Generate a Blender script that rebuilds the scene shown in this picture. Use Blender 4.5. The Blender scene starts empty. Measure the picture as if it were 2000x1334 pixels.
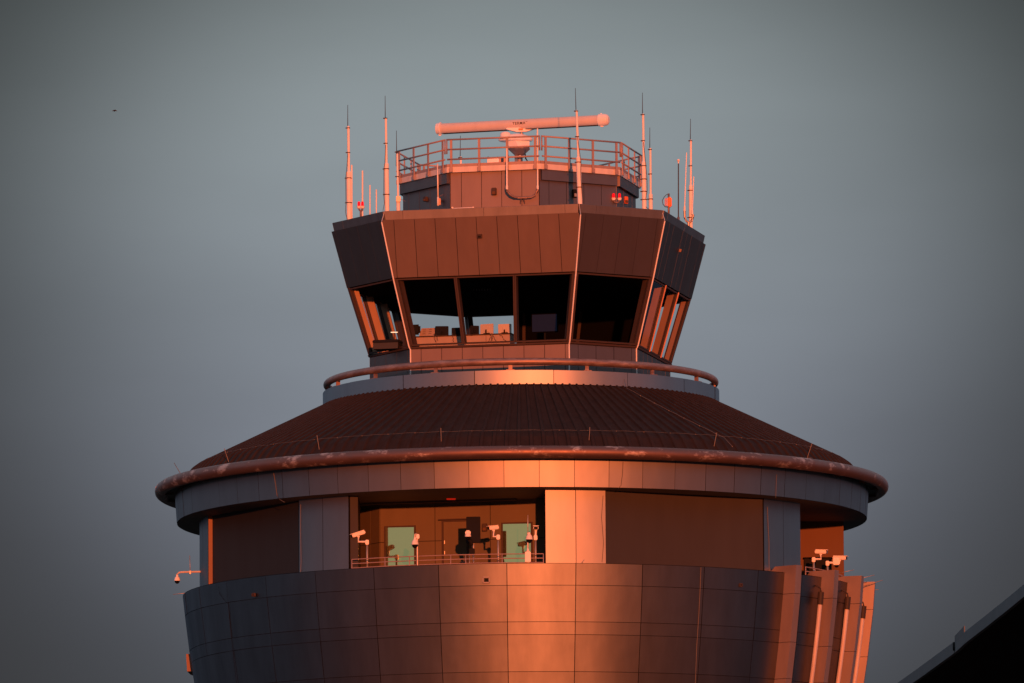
import bpy, bmesh, math, random
from mathutils import Vector, Matrix
random.seed(7)
SC = 1.5                    # one drawing unit is 1.5 m
K = 1/66.67
PI = math.pi
C = bpy.context.scene.collection

# ------------------------------------------------------------------ camera geometry
f = 16780.; D = 250.
p_ = math.radians(6.88); yaw = math.radians(.058); rl = math.radians(.4)
CAM = Vector((0, -D, 1.6))
F = Vector((-math.sin(yaw)*math.cos(p_), math.cos(yaw)*math.cos(p_), math.sin(p_)))
R0 = Vector((math.cos(yaw), math.sin(yaw), 0)); U0 = R0.cross(F)
UP = U0*math.cos(rl)+R0*math.sin(rl); RT = R0*math.cos(rl)-U0*math.sin(rl)
def P(x, y, Y):
    d = F+RT*((x-1000)/f)-UP*((y-667)/f)
    return CAM+d*((Y-CAM.y)/d.y)
def Pz(x, y, z):
    d = F+RT*((x-1000)/f)-UP*((y-667)/f)
    return CAM+d*((z-CAM.z)/d.z)

# ------------------------------------------------------------------ materials
def nodes(name):
    m = bpy.data.materials.new(name); m.use_nodes = True
    nt = m.node_tree; return m, nt, nt.nodes['Principled BSDF']
def mat(name, col, rough=.6, metal=0., var=0., bump=0., scale=3., island=0., spec=None):
    m, nt, b = nodes(name)
    b.inputs['Base Color'].default_value = (*col, 1)
    b.inputs['Roughness'].default_value = rough; b.inputs['Metallic'].default_value = metal
    if spec is not None: b.inputs['Specular IOR Level'].default_value = spec
    if var or bump or island:
        tc = nt.nodes.new('ShaderNodeTexCoord')
        mp = nt.nodes.new('ShaderNodeMapping'); mp.inputs['Scale'].default_value = (1, 1, .25)
        n = nt.nodes.new('ShaderNodeTexNoise'); n.inputs['Scale'].default_value = scale; n.inputs['Detail'].default_value = 6
        nt.links.new(tc.outputs['Object'], mp.inputs[0]); nt.links.new(mp.outputs[0], n.inputs['Vector'])
        mr = nt.nodes.new('ShaderNodeMapRange'); mr.inputs[1].default_value = .3; mr.inputs[2].default_value = .7
        mr.inputs[3].default_value = 1-var; mr.inputs[4].default_value = 1+var*.6
        nt.links.new(n.outputs[0], mr.inputs[0])
        last = mr.outputs[0]
        if island:
            g = nt.nodes.new('ShaderNodeNewGeometry')
            m2 = nt.nodes.new('ShaderNodeMapRange'); m2.inputs[3].default_value = 1-island; m2.inputs[4].default_value = 1+island
            nt.links.new(g.outputs['Random Per Island'], m2.inputs[0])
            mm = nt.nodes.new('ShaderNodeMath'); mm.operation = 'MULTIPLY'
            nt.links.new(last, mm.inputs[0]); nt.links.new(m2.outputs[0], mm.inputs[1]); last = mm.outputs[0]
        vm = nt.nodes.new('ShaderNodeVectorMath'); vm.operation = 'SCALE'; vm.inputs[0].default_value = col
        nt.links.new(last, vm.inputs['Scale']); nt.links.new(vm.outputs[0], b.inputs['Base Color'])
        if bump:
            bp = nt.nodes.new('ShaderNodeBump'); bp.inputs['Strength'].default_value = bump; bp.inputs['Distance'].default_value = .05
            n2 = nt.nodes.new('ShaderNodeTexNoise'); n2.inputs['Scale'].default_value = .6; n2.inputs['Detail'].default_value = 2
            nt.links.new(tc.outputs['Object'], n2.inputs['Vector'])
            nt.links.new(n2.outputs[0], bp.inputs['Height']); nt.links.new(bp.outputs[0], b.inputs['Normal'])
    return m
def clad(name, col, diff=.012, a1=.44, a2=.68, wt=.4, var=.07, bump=.2, scale=1.5, island=.04):
    m, nt, b = nodes(name); nt.nodes.remove(b); n_ = nt.nodes.new; lk = nt.links.new
    tc = n_('ShaderNodeTexCoord'); mp = n_('ShaderNodeMapping'); mp.inputs['Scale'].default_value = (1, 1, .22); lk(tc.outputs['Object'], mp.inputs[0])
    n = n_('ShaderNodeTexNoise'); n.inputs['Scale'].default_value = scale; n.inputs['Detail'].default_value = 7; n.inputs['Roughness'].default_value = .6; lk(mp.outputs[0], n.inputs['Vector'])
    mr = n_('ShaderNodeMapRange'); mr.inputs[1].default_value = .3; mr.inputs[2].default_value = .7; mr.inputs[3].default_value = 1-var; mr.inputs[4].default_value = 1+var*.6; lk(n.outputs[0], mr.inputs[0])
    g = n_('ShaderNodeNewGeometry'); m2 = n_('ShaderNodeMapRange'); m2.inputs[3].default_value = 1-island; m2.inputs[4].default_value = 1+island; lk(g.outputs['Random Per Island'], m2.inputs[0])
    mm = n_('ShaderNodeMath'); mm.operation = 'MULTIPLY'; lk(mr.outputs[0], mm.inputs[0]); lk(m2.outputs[0], mm.inputs[1])
    vm = n_('ShaderNodeVectorMath'); vm.operation = 'SCALE'; vm.inputs[0].default_value = col; lk(mm.outputs[0], vm.inputs['Scale'])
    bp = n_('ShaderNodeBump'); bp.inputs['Strength'].default_value = bump; bp.inputs['Distance'].default_value = .05
    nn = n_('ShaderNodeTexNoise'); nn.inputs['Scale'].default_value = .6; nn.inputs['Detail'].default_value = 2; lk(tc.outputs['Object'], nn.inputs['Vector']); lk(nn.outputs[0], bp.inputs['Height'])
    gs = []
    for r in (a1, a2):
        q = n_('ShaderNodeBsdfGlossy'); q.distribution = 'BECKMANN'; q.inputs['Roughness'].default_value = r
        lk(vm.outputs[0], q.inputs[0]); lk(bp.outputs[0], q.inputs['Normal']); gs.append(q)
    mx = n_('ShaderNodeMixShader'); mx.inputs[0].default_value = wt; lk(gs[0].outputs[0], mx.inputs[1]); lk(gs[1].outputs[0], mx.inputs[2])
    df = n_('ShaderNodeBsdfDiffuse'); df.inputs[0].default_value = (diff, diff, diff*1.1, 1)
    ad = n_('ShaderNodeAddShader'); lk(mx.outputs[0], ad.inputs[0]); lk(df.outputs[0], ad.inputs[1]); lk(ad.outputs[0], nt.nodes['Material Output'].inputs[0])
    return m
def worn(name, base, pale, lo, hi, rough=.45, metal=.4, scale=2.2, zs=3.):
    m, nt, b = nodes(name)
    tc = nt.nodes.new('ShaderNodeTexCoord')
    mp = nt.nodes.new('ShaderNodeMapping'); mp.inputs['Scale'].default_value = (1, 1, zs)
    n = nt.nodes.new('ShaderNodeTexNoise'); n.inputs['Scale'].default_value = scale; n.inputs['Detail'].default_value = 9; n.inputs['Roughness'].default_value = .68
    nt.links.new(tc.outputs['Object'], mp.inputs[0]); nt.links.new(mp.outputs[0], n.inputs['Vector'])
    r = nt.nodes.new('ShaderNodeValToRGB'); e = r.color_ramp.elements
    e[0].position = lo; e[0].color = (*base, 1); e[1].position = hi; e[1].color = (*pale, 1)
    nt.links.new(n.outputs[0], r.inputs[0]); nt.links.new(r.outputs[0], b.inputs['Base Color'])
    b.inputs['Metallic'].default_value = metal
    mr = nt.nodes.new('ShaderNodeMapRange'); mr.inputs[1].default_value = .3; mr.inputs[2].default_value = .7
    mr.inputs[3].default_value = rough-.1; mr.inputs[4].default_value = rough+.15
    nt.links.new(n.outputs[0], mr.inputs[0]); nt.links.new(mr.outputs[0], b.inputs['Roughness'])
    return m
def glass(name, tint, refl, fac):
    m, nt, b = nodes(name); nt.nodes.remove(b)
    t = nt.nodes.new('ShaderNodeBsdfTransparent'); t.inputs[0].default_value = (*tint, 1)
    g = nt.nodes.new('ShaderNodeBsdfGlossy'); g.inputs['Roughness'].default_value = .02; g.inputs[0].default_value = (*refl, 1)
    lw = nt.nodes.new('ShaderNodeLayerWeight'); lw.inputs[0].default_value = fac
    mx = nt.nodes.new('ShaderNodeMixShader')
    ml = nt.nodes.new('ShaderNodeMath'); ml.operation = 'MULTIPLY'; ml.inputs[1].default_value = .4; nt.links.new(lw.outputs['Fresnel'], ml.inputs[0]); nt.links.new(ml.outputs[0], mx.inputs[0]); nt.links.new(t.outputs[0], mx.inputs[1]); nt.links.new(g.outputs[0], mx.inputs[2])
    nt.links.new(mx.outputs[0], nt.nodes['Material Output'].inputs[0])
    return m
def emis(name, col, s):
    m, nt, b = nodes(name); b.inputs['Base Color'].default_value = (*col, 1)
    b.inputs['Emission Color'].default_value = (*col, 1); b.inputs['Emission Strength'].default_value = s; b.inputs['Specular IOR Level'].default_value = .05; return m
M = {}
M['clad'] = clad('aluminium_cladding', (.235, .24, .26))
M['clad_ring'] = clad('ring_cladding', (.30, .325, .36), .02)
M['clad_low'] = clad('drum_cladding', (.145, .155, .178), .003, a1=.42, a2=.67, wt=.33, var=.17, scale=1.2, island=.05)
M['cab'] = clad('cab_cladding', (.178, .142, .14), .014, a1=.49, a2=.68, scale=2., island=.03)
M['pent'] = clad('penthouse_cladding', (.225, .185, .185), .014, a1=.49, a2=.68, scale=2., island=.03)
M['seam'] = mat('seam_backing', (.009, .009, .01), .9, spec=.1)
M['parapet'] = clad('parapet_metal', (.23, .22, .23), .03, a1=.55, a2=.72, var=.15, scale=2.)
M['roof'] = mat('roof_sheet', (.022, .0150, .0145), .75, .0, .25, .1, 2.5, spec=.2)
M['infill'] = clad('dark_infill_panel', (.045, .045, .045), .022, a1=.7, a2=.8, var=.12, bump=.1, scale=1.2, island=0.)
M['soffit'] = mat('soffit_panel', (.05, .055, .055), .7, .0, .15, 0, 1.)
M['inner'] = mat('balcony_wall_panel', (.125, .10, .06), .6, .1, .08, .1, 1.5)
M['pipe'] = worn('worn_pipe', (.19, .125, .115), (.50, .44, .42), .55, .64, rough=.5, metal=.75, scale=1.3, zs=2.)
M['pipe2'] = worn('worn_rail_pipe', (.25, .18, .17), (.42, .35, .34), .45, .75, rough=.5, metal=.6)
M['rail'] = mat('railing_metal', (.42, .32, .30), .55, .3, .1, 0, 6)
M['edge'] = mat('platform_edge_metal', (.72, .66, .64), .6, .1, .12, 0, 3.)
M['white'] = mat('white_fibreglass', (.88, .86, .85), .5, 0, .05, 0, 4.)
M['black'] = mat('black_rubber', (.012, .012, .012), .8, spec=.2)
M['dome'] = mat('smoked_dome', (.008, .008, .01), .08)
M['cable'] = mat('cable_sheath', (.05, .05, .05), .6)
M['wire'] = mat('conductor_wire', (.75, .72, .7), .45, .5)
M['wiredull'] = mat('dull_conductor_wire', (.17, .16, .155), .6, .3)
M['lit'] = mat('lit_wall_panel', (.12, .055, .02), .7, 0, .08, .1, 1.5)  # redder copy of the wall tone, sunlit orange put into the colour
M['tubewhite'] = mat('weathered_white_pipe', (.60, .54, .52), .55, 0, .15, 0, 3.)
M['fin'] = mat('fin_metal', (.27, .22, .21), .5, .4, .1, .15, 2.)
M['cap'] = mat('mullion_cap_lit', (.6, .30, .20), .5, .3)  # orange of sun caught on the cap edges put into the colour
M['bird'] = mat('bird_grey', (.05, .05, .055), .9)
M['bluereflect'] = emis('dim_blue_reflection', (.010, .018, .045), .22)  # faint blue glow imitating a reflection in the cab glass
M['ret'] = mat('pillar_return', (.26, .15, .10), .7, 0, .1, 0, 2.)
M['sleeve'] = mat('brown_sleeve', (.035, .025, .02), .7)
M['post2'] = mat('interior_post_lit_right', (.38, .22, .14), .7, 0, .08, 0, 3.)  # colour for the right posts, sunlight on them put into the tone
M['radar'] = mat('radar_paint', (.66, .60, .57), .45, 0, .06, 0, 3.)
M['galv'] = mat('galvanised_steel', (.45, .43, .42), .5, .6, .15, 0, 8.)
M['frame'] = mat('window_frame', (.055, .036, .033), .7, .1, .08, 0, 3.)
M['post'] = mat('interior_post', (.42, .26, .17), .7, 0, .08, 0, 3.)  # colour for the left posts, orange sunlight put into the tone
M['dark'] = mat('dark_interior', (.004, .004, .0045), .95, spec=.03)
M['floor'] = mat('cab_floor', (.03, .03, .03), .9)
M['desk'] = mat('desk_laminate', (.42, .33, .28), .6, 0, .08, 0, 4)
M['screenback'] = mat('monitor_case_pale', (.6, .55, .52), .5)
M['screen'] = mat('monitor_case_dark', (.012, .014, .02), .8, spec=.15)
M['glass'] = glass('cab_glass', (.93, .95, .95), (.13, .16, .20), .05)
m, nt, b = nodes('green_pane'); b.inputs['Base Color'].default_value = (.88, .92, .60, 1); b.inputs['Metallic'].default_value = .95; b.inputs['Roughness'].default_value = .03
M['pane'] = m
M['red'] = emis('red_beacon_lens', (.8, .01, .02), .55)
M['redlamp'] = emis('red_exit_light', (1, .03, .01), .3)
M['tube'] = emis('fluorescent_tube', (1, .85, .55), .9)
M['orange'] = mat('orange_paint', (.75, .16, .04), .5)
M['ground'] = mat('ground_grass', (.035, .033, .028), .95, 0, .3, 0, .05)
M['canopy'] = mat('canopy_fascia_metal', (.13, .14, .15), .7, .2, .1, 0, 1.)
M['canopyd'] = mat('canopy_soffit', (.012, .012, .012), .9, 0, .1, 0, 1., spec=.1)
M['ink'] = mat('dark_lettering', (.03, .02, .02), .7)

# ------------------------------------------------------------------ mesh helpers
class MB:
    def __init__(s): s.bm = bmesh.new()
    def face(s, vs, smooth=False):
        try:
            fc = s.bm.faces.new(vs); fc.smooth = smooth; return fc
        except ValueError: return None
    def hexa(s, b, t, smooth=False):
        """prism between two rings of points"""
        vb = [s.bm.verts.new(v) for v in b]; vt = [s.bm.verts.new(v) for v in t]; n = len(b)
        s.face(vb[::-1]); s.face(vt)
        for i in range(n): s.face([vb[i], vb[(i+1) % n], vt[(i+1) % n], vt[i]], smooth)
    def box(s, c, sx, sy, sz, rz=0, mtx=None):
        m = mtx or Matrix.Rotation(rz, 3, 'Z'); c = Vector(c)
        q = lambda a, b_, d: c+m @ Vector((a*sx/2, b_*sy/2, d*sz/2))
        s.hexa([q(-1, -1, -1), q(1, -1, -1), q(1, 1, -1), q(-1, 1, -1)], [q(-1, -1, 1), q(1, -1, 1), q(1, 1, 1), q(-1, 1, 1)])
    def bevelbox(s, c, sx, sy, sz, bev=.01, mtx=None):
        b2 = bmesh.new(); bmesh.ops.create_cube(b2, size=1)
        for v in b2.verts: v.co = Vector((v.co.x*sx, v.co.y*sy, v.co.z*sz))
        bmesh.ops.bevel(b2, geom=b2.edges[:], offset=bev, segments=2, affect='EDGES')
        m = mtx or Matrix.Identity(3)
        mp = {}
        for v in b2.verts: mp[v] = s.bm.verts.new(Vector(c)+m @ v.co)
        for fc in b2.faces: s.face([mp[v] for v in fc.verts])
        b2.free()
    def tube(s, pts, r, seg=10, closed=False, caps=True):
        pts = [Vector(q) for q in pts]; n = len(pts); rings = []
        rs = r if isinstance(r, (list, tuple)) else [r]*n
        for i, q in enumerate(pts):
            a = pts[(i-1) % n] if (closed or i > 0) else pts[i]
            b_ = pts[(i+1) % n] if (closed or i < n-1) else pts[i]
            t = (b_-a).normalized()
            ref = Vector((0, 0, 1)) if abs(t.z) < .9 else Vector((0, 1, 0))
            u = t.cross(ref).normalized(); w = u.cross(t)
            rings.append([s.bm.verts.new(q+(u*math.cos(k*2*PI/seg)+w*math.sin(k*2*PI/seg))*rs[i]) for k in range(seg)])
        for i in range(n if closed else n-1):
            A, B = rings[i], rings[(i+1) % n]
            for k in range(seg): s.face([A[k], A[(k+1) % seg], B[(k+1) % seg], B[k]], True)
        if not closed and caps: s.face(rings[0][::-1]); s.face(rings[-1])
    def lathe(s, prof, c=(0, 0, 0), seg=24, smooth=True, a0=0, a1=2*PI, axis=None):
        """prof: (r,z) list"""
        c = Vector(c); full = abs(a1-a0-2*PI) < 1e-6; n = seg if full else seg+1; rings = []
        q = axis if axis else Matrix.Identity(3)
        for r, z in prof:
            rings.append([s.bm.verts.new(c+q @ Vector((r*math.sin(a0+(a1-a0)*k/seg), -r*math.cos(a0+(a1-a0)*k/seg), z))) for k in range(n)])
        for i in range(len(prof)-1):
            for k in range(seg):
                k2 = (k+1) % n
                s.face([rings[i][k], rings[i][k2], rings[i+1][k2], rings[i+1][k]], smooth)
        return rings
    def build(s, name, m, parent=None, label=None, noscale=False):
        bmesh.ops.remove_doubles(s.bm, verts=s.bm.verts, dist=1e-5)
        s.bm.faces.ensure_lookup_table()
        bmesh.ops.recalc_face_normals(s.bm, faces=s.bm.faces)
        for e in s.bm.edges:
            if len(e.link_faces) == 2 and e.calc_face_angle(0) > .6: e.smooth = False
        off = Vector((0, 0, 0)); q = parent
        while q is not None: off += q.location; q = q.parent
        for v in s.bm.verts: v.co = v.co*(1 if noscale else SC)-off
        me = bpy.data.meshes.new(name); s.bm.to_mesh(me); s.bm.free()
        me.materials.append(M[m])
        if m in ('clad', 'clad_low', 'clad_ring'): me.materials.append(M['seam'])
        o = bpy.data.objects.new(name, me); C.objects.link(o); o.parent = parent
        if label: o['label'] = label
        return o
def tag(o, label=None, cat=None, group=None, kind=None):
    if label: o['label'] = label
    if cat: o['category'] = cat
    if group: o['group'] = group
    if kind: o['kind'] = kind
    return o
def thing(name, loc, label, cat, group=None):
    o = bpy.data.objects.new(name, None); C.objects.link(o)
    o.location = Vector(loc)*SC; o.empty_display_size = .3
    return tag(o, label, cat, group)
def cyl(th, R, z): return Vector((R*math.sin(th), -R*math.cos(th), z))
rad = math.radians

def rev_panels(mb, Rf, ths, zs, gap=.012, dep=.04, seg=5, jit=.5, zgap=None):
    """curved cladding panels between the angles ths and heights zs with open joints"""
    zgap = gap if zgap is None else zgap
    for i in range(len(ths)-1):
        for j in range(len(zs)-1):
            t0, t1 = ths[i], ths[i+1]; z0, z1 = sorted((zs[j], zs[j+1])); z0 += zgap/2; z1 -= zgap/2
            R = Rf(z0); g = gap/2/R; t0 += g; t1 -= g
            jt = rad(random.uniform(-jit, jit)); jz = rad(random.uniform(-jit, jit))*.4
            nz = max(1, int((z1-z0)/1.2)+1)
            grid = []
            for b_ in range(nz+1):
                z = z0+(z1-z0)*b_/nz; row = []
                for a in range(seg+1):
                    t = t0+(t1-t0)*a/seg
                    dr = (t-(t0+t1)/2)*R*math.tan(jt)+(z-(z0+z1)/2)*math.tan(jz)
                    row.append(cyl(t, Rf(z)+dr, z))
                grid.append(row)
            V = [[mb.bm.verts.new(q) for q in row] for row in grid]
            for b_ in range(nz):
                for a in range(seg): mb.face([V[b_][a], V[b_][a+1], V[b_+1][a+1], V[b_+1][a]], True)
            # returned edges
            per = [grid[0][a] for a in range(seg+1)]+[grid[b_][seg] for b_ in range(1, nz+1)]+[grid[nz][a] for a in range(seg-1, -1, -1)]+[grid[b_][0] for b_ in range(nz-1, 0, -1)]
            po = [mb.bm.verts.new(q) for q in per]
            pi = [mb.bm.verts.new(Vector((q.x*(1-dep/R), q.y*(1-dep/R), q.z))) for q in per]
            for k in range(len(per)):
                fc_ = mb.face([po[k], po[(k+1) % len(per)], pi[(k+1) % len(per)], pi[k]])
                if fc_: fc_.material_index = 1

# octagon of the cab, turned 13 degrees
PH = rad(13); cs, sn = math.cos(PH), math.sin(PH)
def L(u, v, z=0): return Vector((u*cs+v*sn, -u*sn+v*cs, z))
def octo(a, h): return [(h, -a), (a, -h), (a, h), (h, a), (-h, a), (-a, h), (-a, -h), (-h, -a)]   # A C D . . . E B
def octprism(mb, a0, h0, z0, a1, h1, z1):
    mb.hexa([L(u, v, z0) for u, v in octo(a0, h0)], [L(u, v, z1) for u, v in octo(a1, h1)])
def clip(poly, u, keep_less):
    out = []
    for i in range(len(poly)):
        a, b_ = poly[i], poly[(i+1) % len(poly)]
        ia = (a[0] <= u) == keep_less; ib = (b_[0] <= u) == keep_less
        if ia: out.append(a)
        if ia != ib:
            t = (u-a[0])/(b_[0]-a[0]); out.append((u, a[1]+t*(b_[1]-a[1])))
    return out
def inset(poly, w):
    n = len(poly); out = []
    area = sum(poly[i][0]*poly[(i+1) % n][1]-poly[(i+1) % n][0]*poly[i][1] for i in range(n))
    sg = 1 if area > 0 else -1; ws = w if isinstance(w, (list, tuple)) else [w]*n; lines = []
    for i in range(n):
        a = Vector(poly[i]); b_ = Vector(poly[(i+1) % n]); d = (b_-a).normalized()
        lines.append((a+Vector((-d.y, d.x))*ws[i]*sg, d))
    for i in range(n):
        (a, d), (b_, e) = lines[i-1], lines[i]; den = d.x*e.y-d.y*e.x
        if abs(den) < 1e-9: out.append(tuple(b_)); continue
        t = ((b_.x-a.x)*e.y-(b_.y-a.y)*e.x)/den; out.append(tuple(a+d*t))
    return out
class Face:
    """plane of octagon face k between two levels; 2-D coordinates u (along) and t (up the slope)"""
    def __init__(s, k, a0, h0, z0, a1, h1, z1):
        o0, o1 = octo(a0, h0), octo(a1, h1)
        s.bl = L(*o0[(k-1) % 8], z0); s.br = L(*o0[k], z0); s.tl = L(*o1[(k-1) % 8], z1); s.tr = L(*o1[k], z1)
        s.ux = (s.br-s.bl).normalized(); mid = (s.bl+s.br)/2; s.o = mid
        s.up = ((s.tl+s.tr)/2-mid); s.H = s.up.length; s.up.normalize()
        s.n = s.ux.cross(s.up)
        s.wb = (s.br-s.bl).length/2; s.wt = (s.tr-s.tl).length/2
        s.poly = [(-s.wb, 0), (s.wb, 0), (s.wt, s.H), (-s.wt, s.H)]
    def q(s, u, t, n=0): return s.o+s.ux*u+s.up*t+s.n*n
    def slab(s, mb, poly, n0, n1):
        mb.hexa([s.q(u, t, n0) for u, t in poly], [s.q(u, t, n1) for u, t in poly])
    def ring(s, mb, outer, inner, n0, n1):
        k = len(outer)
        for i in range(k):
            j = (i+1) % k; quad = [outer[i], outer[j], inner[j], inner[i]]
            s.slab(mb, quad, n0, n1)
    def panels(s, mb, step, off, gap=.014, dep=.03):
        u = -max(s.wb, s.wt)-step+off; cuts = []
        while u < max(s.wb, s.wt)+step: cuts.append(u); u += step
        for a, b_ in zip(cuts[:-1], cuts[1:]):
            pl = clip(clip(s.poly, b_-gap/2, True), a+gap/2, False)
            if len(pl) >= 3 and max(q[0] for q in pl)-min(q[0] for q in pl) > .02:
                s.slab(mb, pl, 0, dep+random.uniform(-.002, .002))
# octagon face index k runs from corner k-1 to corner k: 0 = front (B->A), 1 = right chamfer, 2 = right, 7 = left chamfer (E->B)

# ================================================================== WORLD, SUN, CAMERA
SUN_EL, SUN_AZ = rad(2.4), rad(6)        # azimuth measured right of straight-behind-camera
to_sun = Vector((math.sin(SUN_AZ)*math.cos(SUN_EL), -math.cos(SUN_AZ)*math.cos(SUN_EL), math.sin(SUN_EL)))
sl = bpy.data.lights.new('sun', 'SUN'); sl.energy = 4.3; sl.angle = rad(.6); sl.color = (1, .187, .048)
so = bpy.data.objects.new('sun', sl); C.objects.link(so); so.rotation_euler = to_sun.to_track_quat('Z', 'Y').to_euler()
w = bpy.data.worlds.new('World'); bpy.context.scene.world = w; w.use_nodes = True
nt = w.node_tree; N = nt.nodes; LK = nt.links
bg = N['Background']
tc = N.new('ShaderNodeTexCoord'); sep = N.new('ShaderNodeSeparateXYZ'); LK.new(tc.outputs['Generated'], sep.inputs[0])
def mth(op, a, b_=None, c=None):
    n = N.new('ShaderNodeMath'); n.operation = op
    for i, v in enumerate((a, b_, c)):
        if v is None: continue
        if isinstance(v, (int, float)): n.inputs[i].default_value = v
        else: LK.new(v, n.inputs[i])
    return n.outputs[0]
def mixc(fac, a, b_):
    n = N.new('ShaderNodeMix'); n.data_type = 'RGBA'
    for s_, v in ((n.inputs[0], fac), (n.inputs[6], a), (n.inputs[7], b_)):
        if isinstance(v, tuple): s_.default_value = (*v, 1)
        elif isinstance(v, (int, float)): s_.default_value = v
        else: LK.new(v, s_)
    return n.outputs[2]
def mrange(v, a, b_, c=0., d=1., smooth=True):
    n = N.new('ShaderNodeMapRange'); n.interpolation_type = 'SMOOTHSTEP' if smooth else 'LINEAR'
    LK.new(v, n.inputs[0])
    for i, x in enumerate((a, b_, c, d)): n.inputs[i+1].default_value = x
    return n.outputs[0]
X, Y, Z = sep.outputs
sky = N.new('ShaderNodeTexSky'); sky.sky_type = 'NISHITA'; sky.sun_disc = False
sky.sun_elevation = SUN_EL; sky.sun_rotation = math.atan2(to_sun.x, to_sun.y); sky.air_density = 1.; sky.dust_density = 2.
sk = N.new('ShaderNodeVectorMath'); sk.operation = 'SCALE'; LK.new(sky.outputs[0], sk.inputs[0]); sk.inputs['Scale'].default_value = .10
# cloud bank north of the tower (the side the camera looks at): grey deck with lens corner falloff painted in as a bright centre
tx = mth('DIVIDE', X, mth('MAXIMUM', Y, .05))
gx = mth('POWER', mth('DIVIDE', mth('ADD', tx, .001), .063), 2.)
dz_ = mth('SUBTRACT', Z, .1326)
gz = mth('ADD', mth('POWER', mth('DIVIDE', mth('MAXIMUM', dz_, 0.), .041), 2.), mth('POWER', mth('DIVIDE', mth('MAXIMUM', mth('MULTIPLY', dz_, -1.), 0.), .064), 2.))
nz = N.new('ShaderNodeTexNoise'); nz.inputs['Scale'].default_value = 16; nz.inputs['Detail'].default_value = 5; nz.inputs['Roughness'].default_value = .45
mpn = N.new('ShaderNodeMapping'); mpn.inputs['Scale'].default_value = (1, 1, 3.2); LK.new(tc.outputs['Generated'], mpn.inputs[0]); LK.new(mpn.outputs[0], nz.inputs['Vector'])
g = mth('POWER', 2.718, mth('MULTIPLY', mth('POWER', mth('ADD', gx, gz), 1.7), -1.5))
g = mth('MULTIPLY', g, mrange(nz.outputs[0], .25, .75, .92, 1.08))
zt = mrange(Z, .09, .168)
centre = mixc(zt, (.205, .224, .272), (.292, .338, .350))
edge = mixc(zt, (.040, .041, .044), (.044, .050, .051))
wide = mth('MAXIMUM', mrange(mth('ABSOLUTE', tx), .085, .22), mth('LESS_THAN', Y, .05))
edge = mixc(wide, edge, (.15, .18, .23))  # sky outside the view lifted so the metal sides reflect grey-blue
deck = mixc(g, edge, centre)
high = mrange(Z, .19, .36)
deck = mixc(high, deck, (.36, .42, .50))
# sunset side
hs = math.cos(SUN_AZ)
dots = mth('ADD', mth('MULTIPLY', X, math.sin(SUN_AZ)), mth('MULTIPLY', Y, -hs))
back = mrange(dots, .0, .6)
backcol = mixc(mrange(Z, .08, .5), (.058, .080, .096), (.26, .33, .42))
col = mixc(back, deck, backcol)
glow = mth('MULTIPLY', mrange(dots, .78, .98), mrange(Z, .26, .05))
gcol = mixc(mrange(Z, .03, .11), (.34, .17, .07), (.38, .385, .23))
col = mixc(glow, col, gcol)
col = mixc(mth('MULTIPLY', mrange(Z, .25, .7), .45), col, sk.outputs[0])
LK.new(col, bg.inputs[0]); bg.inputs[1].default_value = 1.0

cd = bpy.data.cameras.new('camera'); cam = bpy.data.objects.new('camera', cd); C.objects.link(cam)
cd.sensor_width = 36; cd.lens = f/2000*36; cd.clip_start = 1; cd.clip_end = 20000
mm = Matrix((RT, UP, -F)).transposed().to_4x4(); mm.translation = CAM*SC; cam.matrix_world = mm
sc = bpy.context.scene; sc.camera = cam
sc.view_settings.view_transform = 'Standard'; sc.view_settings.look = 'None'; sc.view_settings.exposure = 0; sc.view_settings.gamma = 1
sc.render.resolution_x = 1024; sc.render.resolution_y = 683

# ================================================================== GROUND
b_ = MB(); b_.bm.faces.new([b_.bm.verts.new(q) for q in ((-4000, -4000, 0), (4000, -4000, 0), (4000, 6000, 0), (-4000, 6000, 0))])
tag(b_.build('ground', 'ground'), kind='structure')

# ================================================================== CONTROL TOWER
T = thing('control_tower', (0, 0, 0), 'airport control tower with metal clad drum, conical brown roof and octagonal glazed cab', 'control tower')

ZT = 24.30                                   # rim of the drum
def Rd(z):
    dz = (ZT-z)*66.67; return max(5.6, (661-.10*dz-.00017*dz*dz)*K) if dz > 0 else 661*K
zr = [ZT]+[P(1019, y, -Rd(ZT-((y-1101)*K))).z for y in (1143, 1214.5, 1239.5, 1312, 1384, 1409, 1481)]
z = zr[-1]
while z > 6: z -= 1.6; zr.append(z)
zr.append(0.02)
ths = [rad(-2.5+11.25*k) for k in range(33)]
mb = MB(); rev_panels(mb, Rd, ths, zr, gap=.02, seg=5, jit=.3, zgap=.014); mb.build('drum', 'clad_low', T)
mb = MB(); zz = [ZT-.02-k*.5 for k in range(48)]
mb.lathe([(Rd(z)-.013, z) for z in zz]+[(Rd(.01)-.013, .01)], seg=160)
mb.build('drum_backing', 'seam', T)
FLOOR = 24.02
mb = MB(); mb.lathe([(Rd(ZT), ZT+.004), (Rd(ZT)-.30, ZT+.004), (Rd(ZT)-.30, FLOOR), (.1, FLOOR)], seg=96); mb.build('balcony_floor', 'soffit', T)

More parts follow.
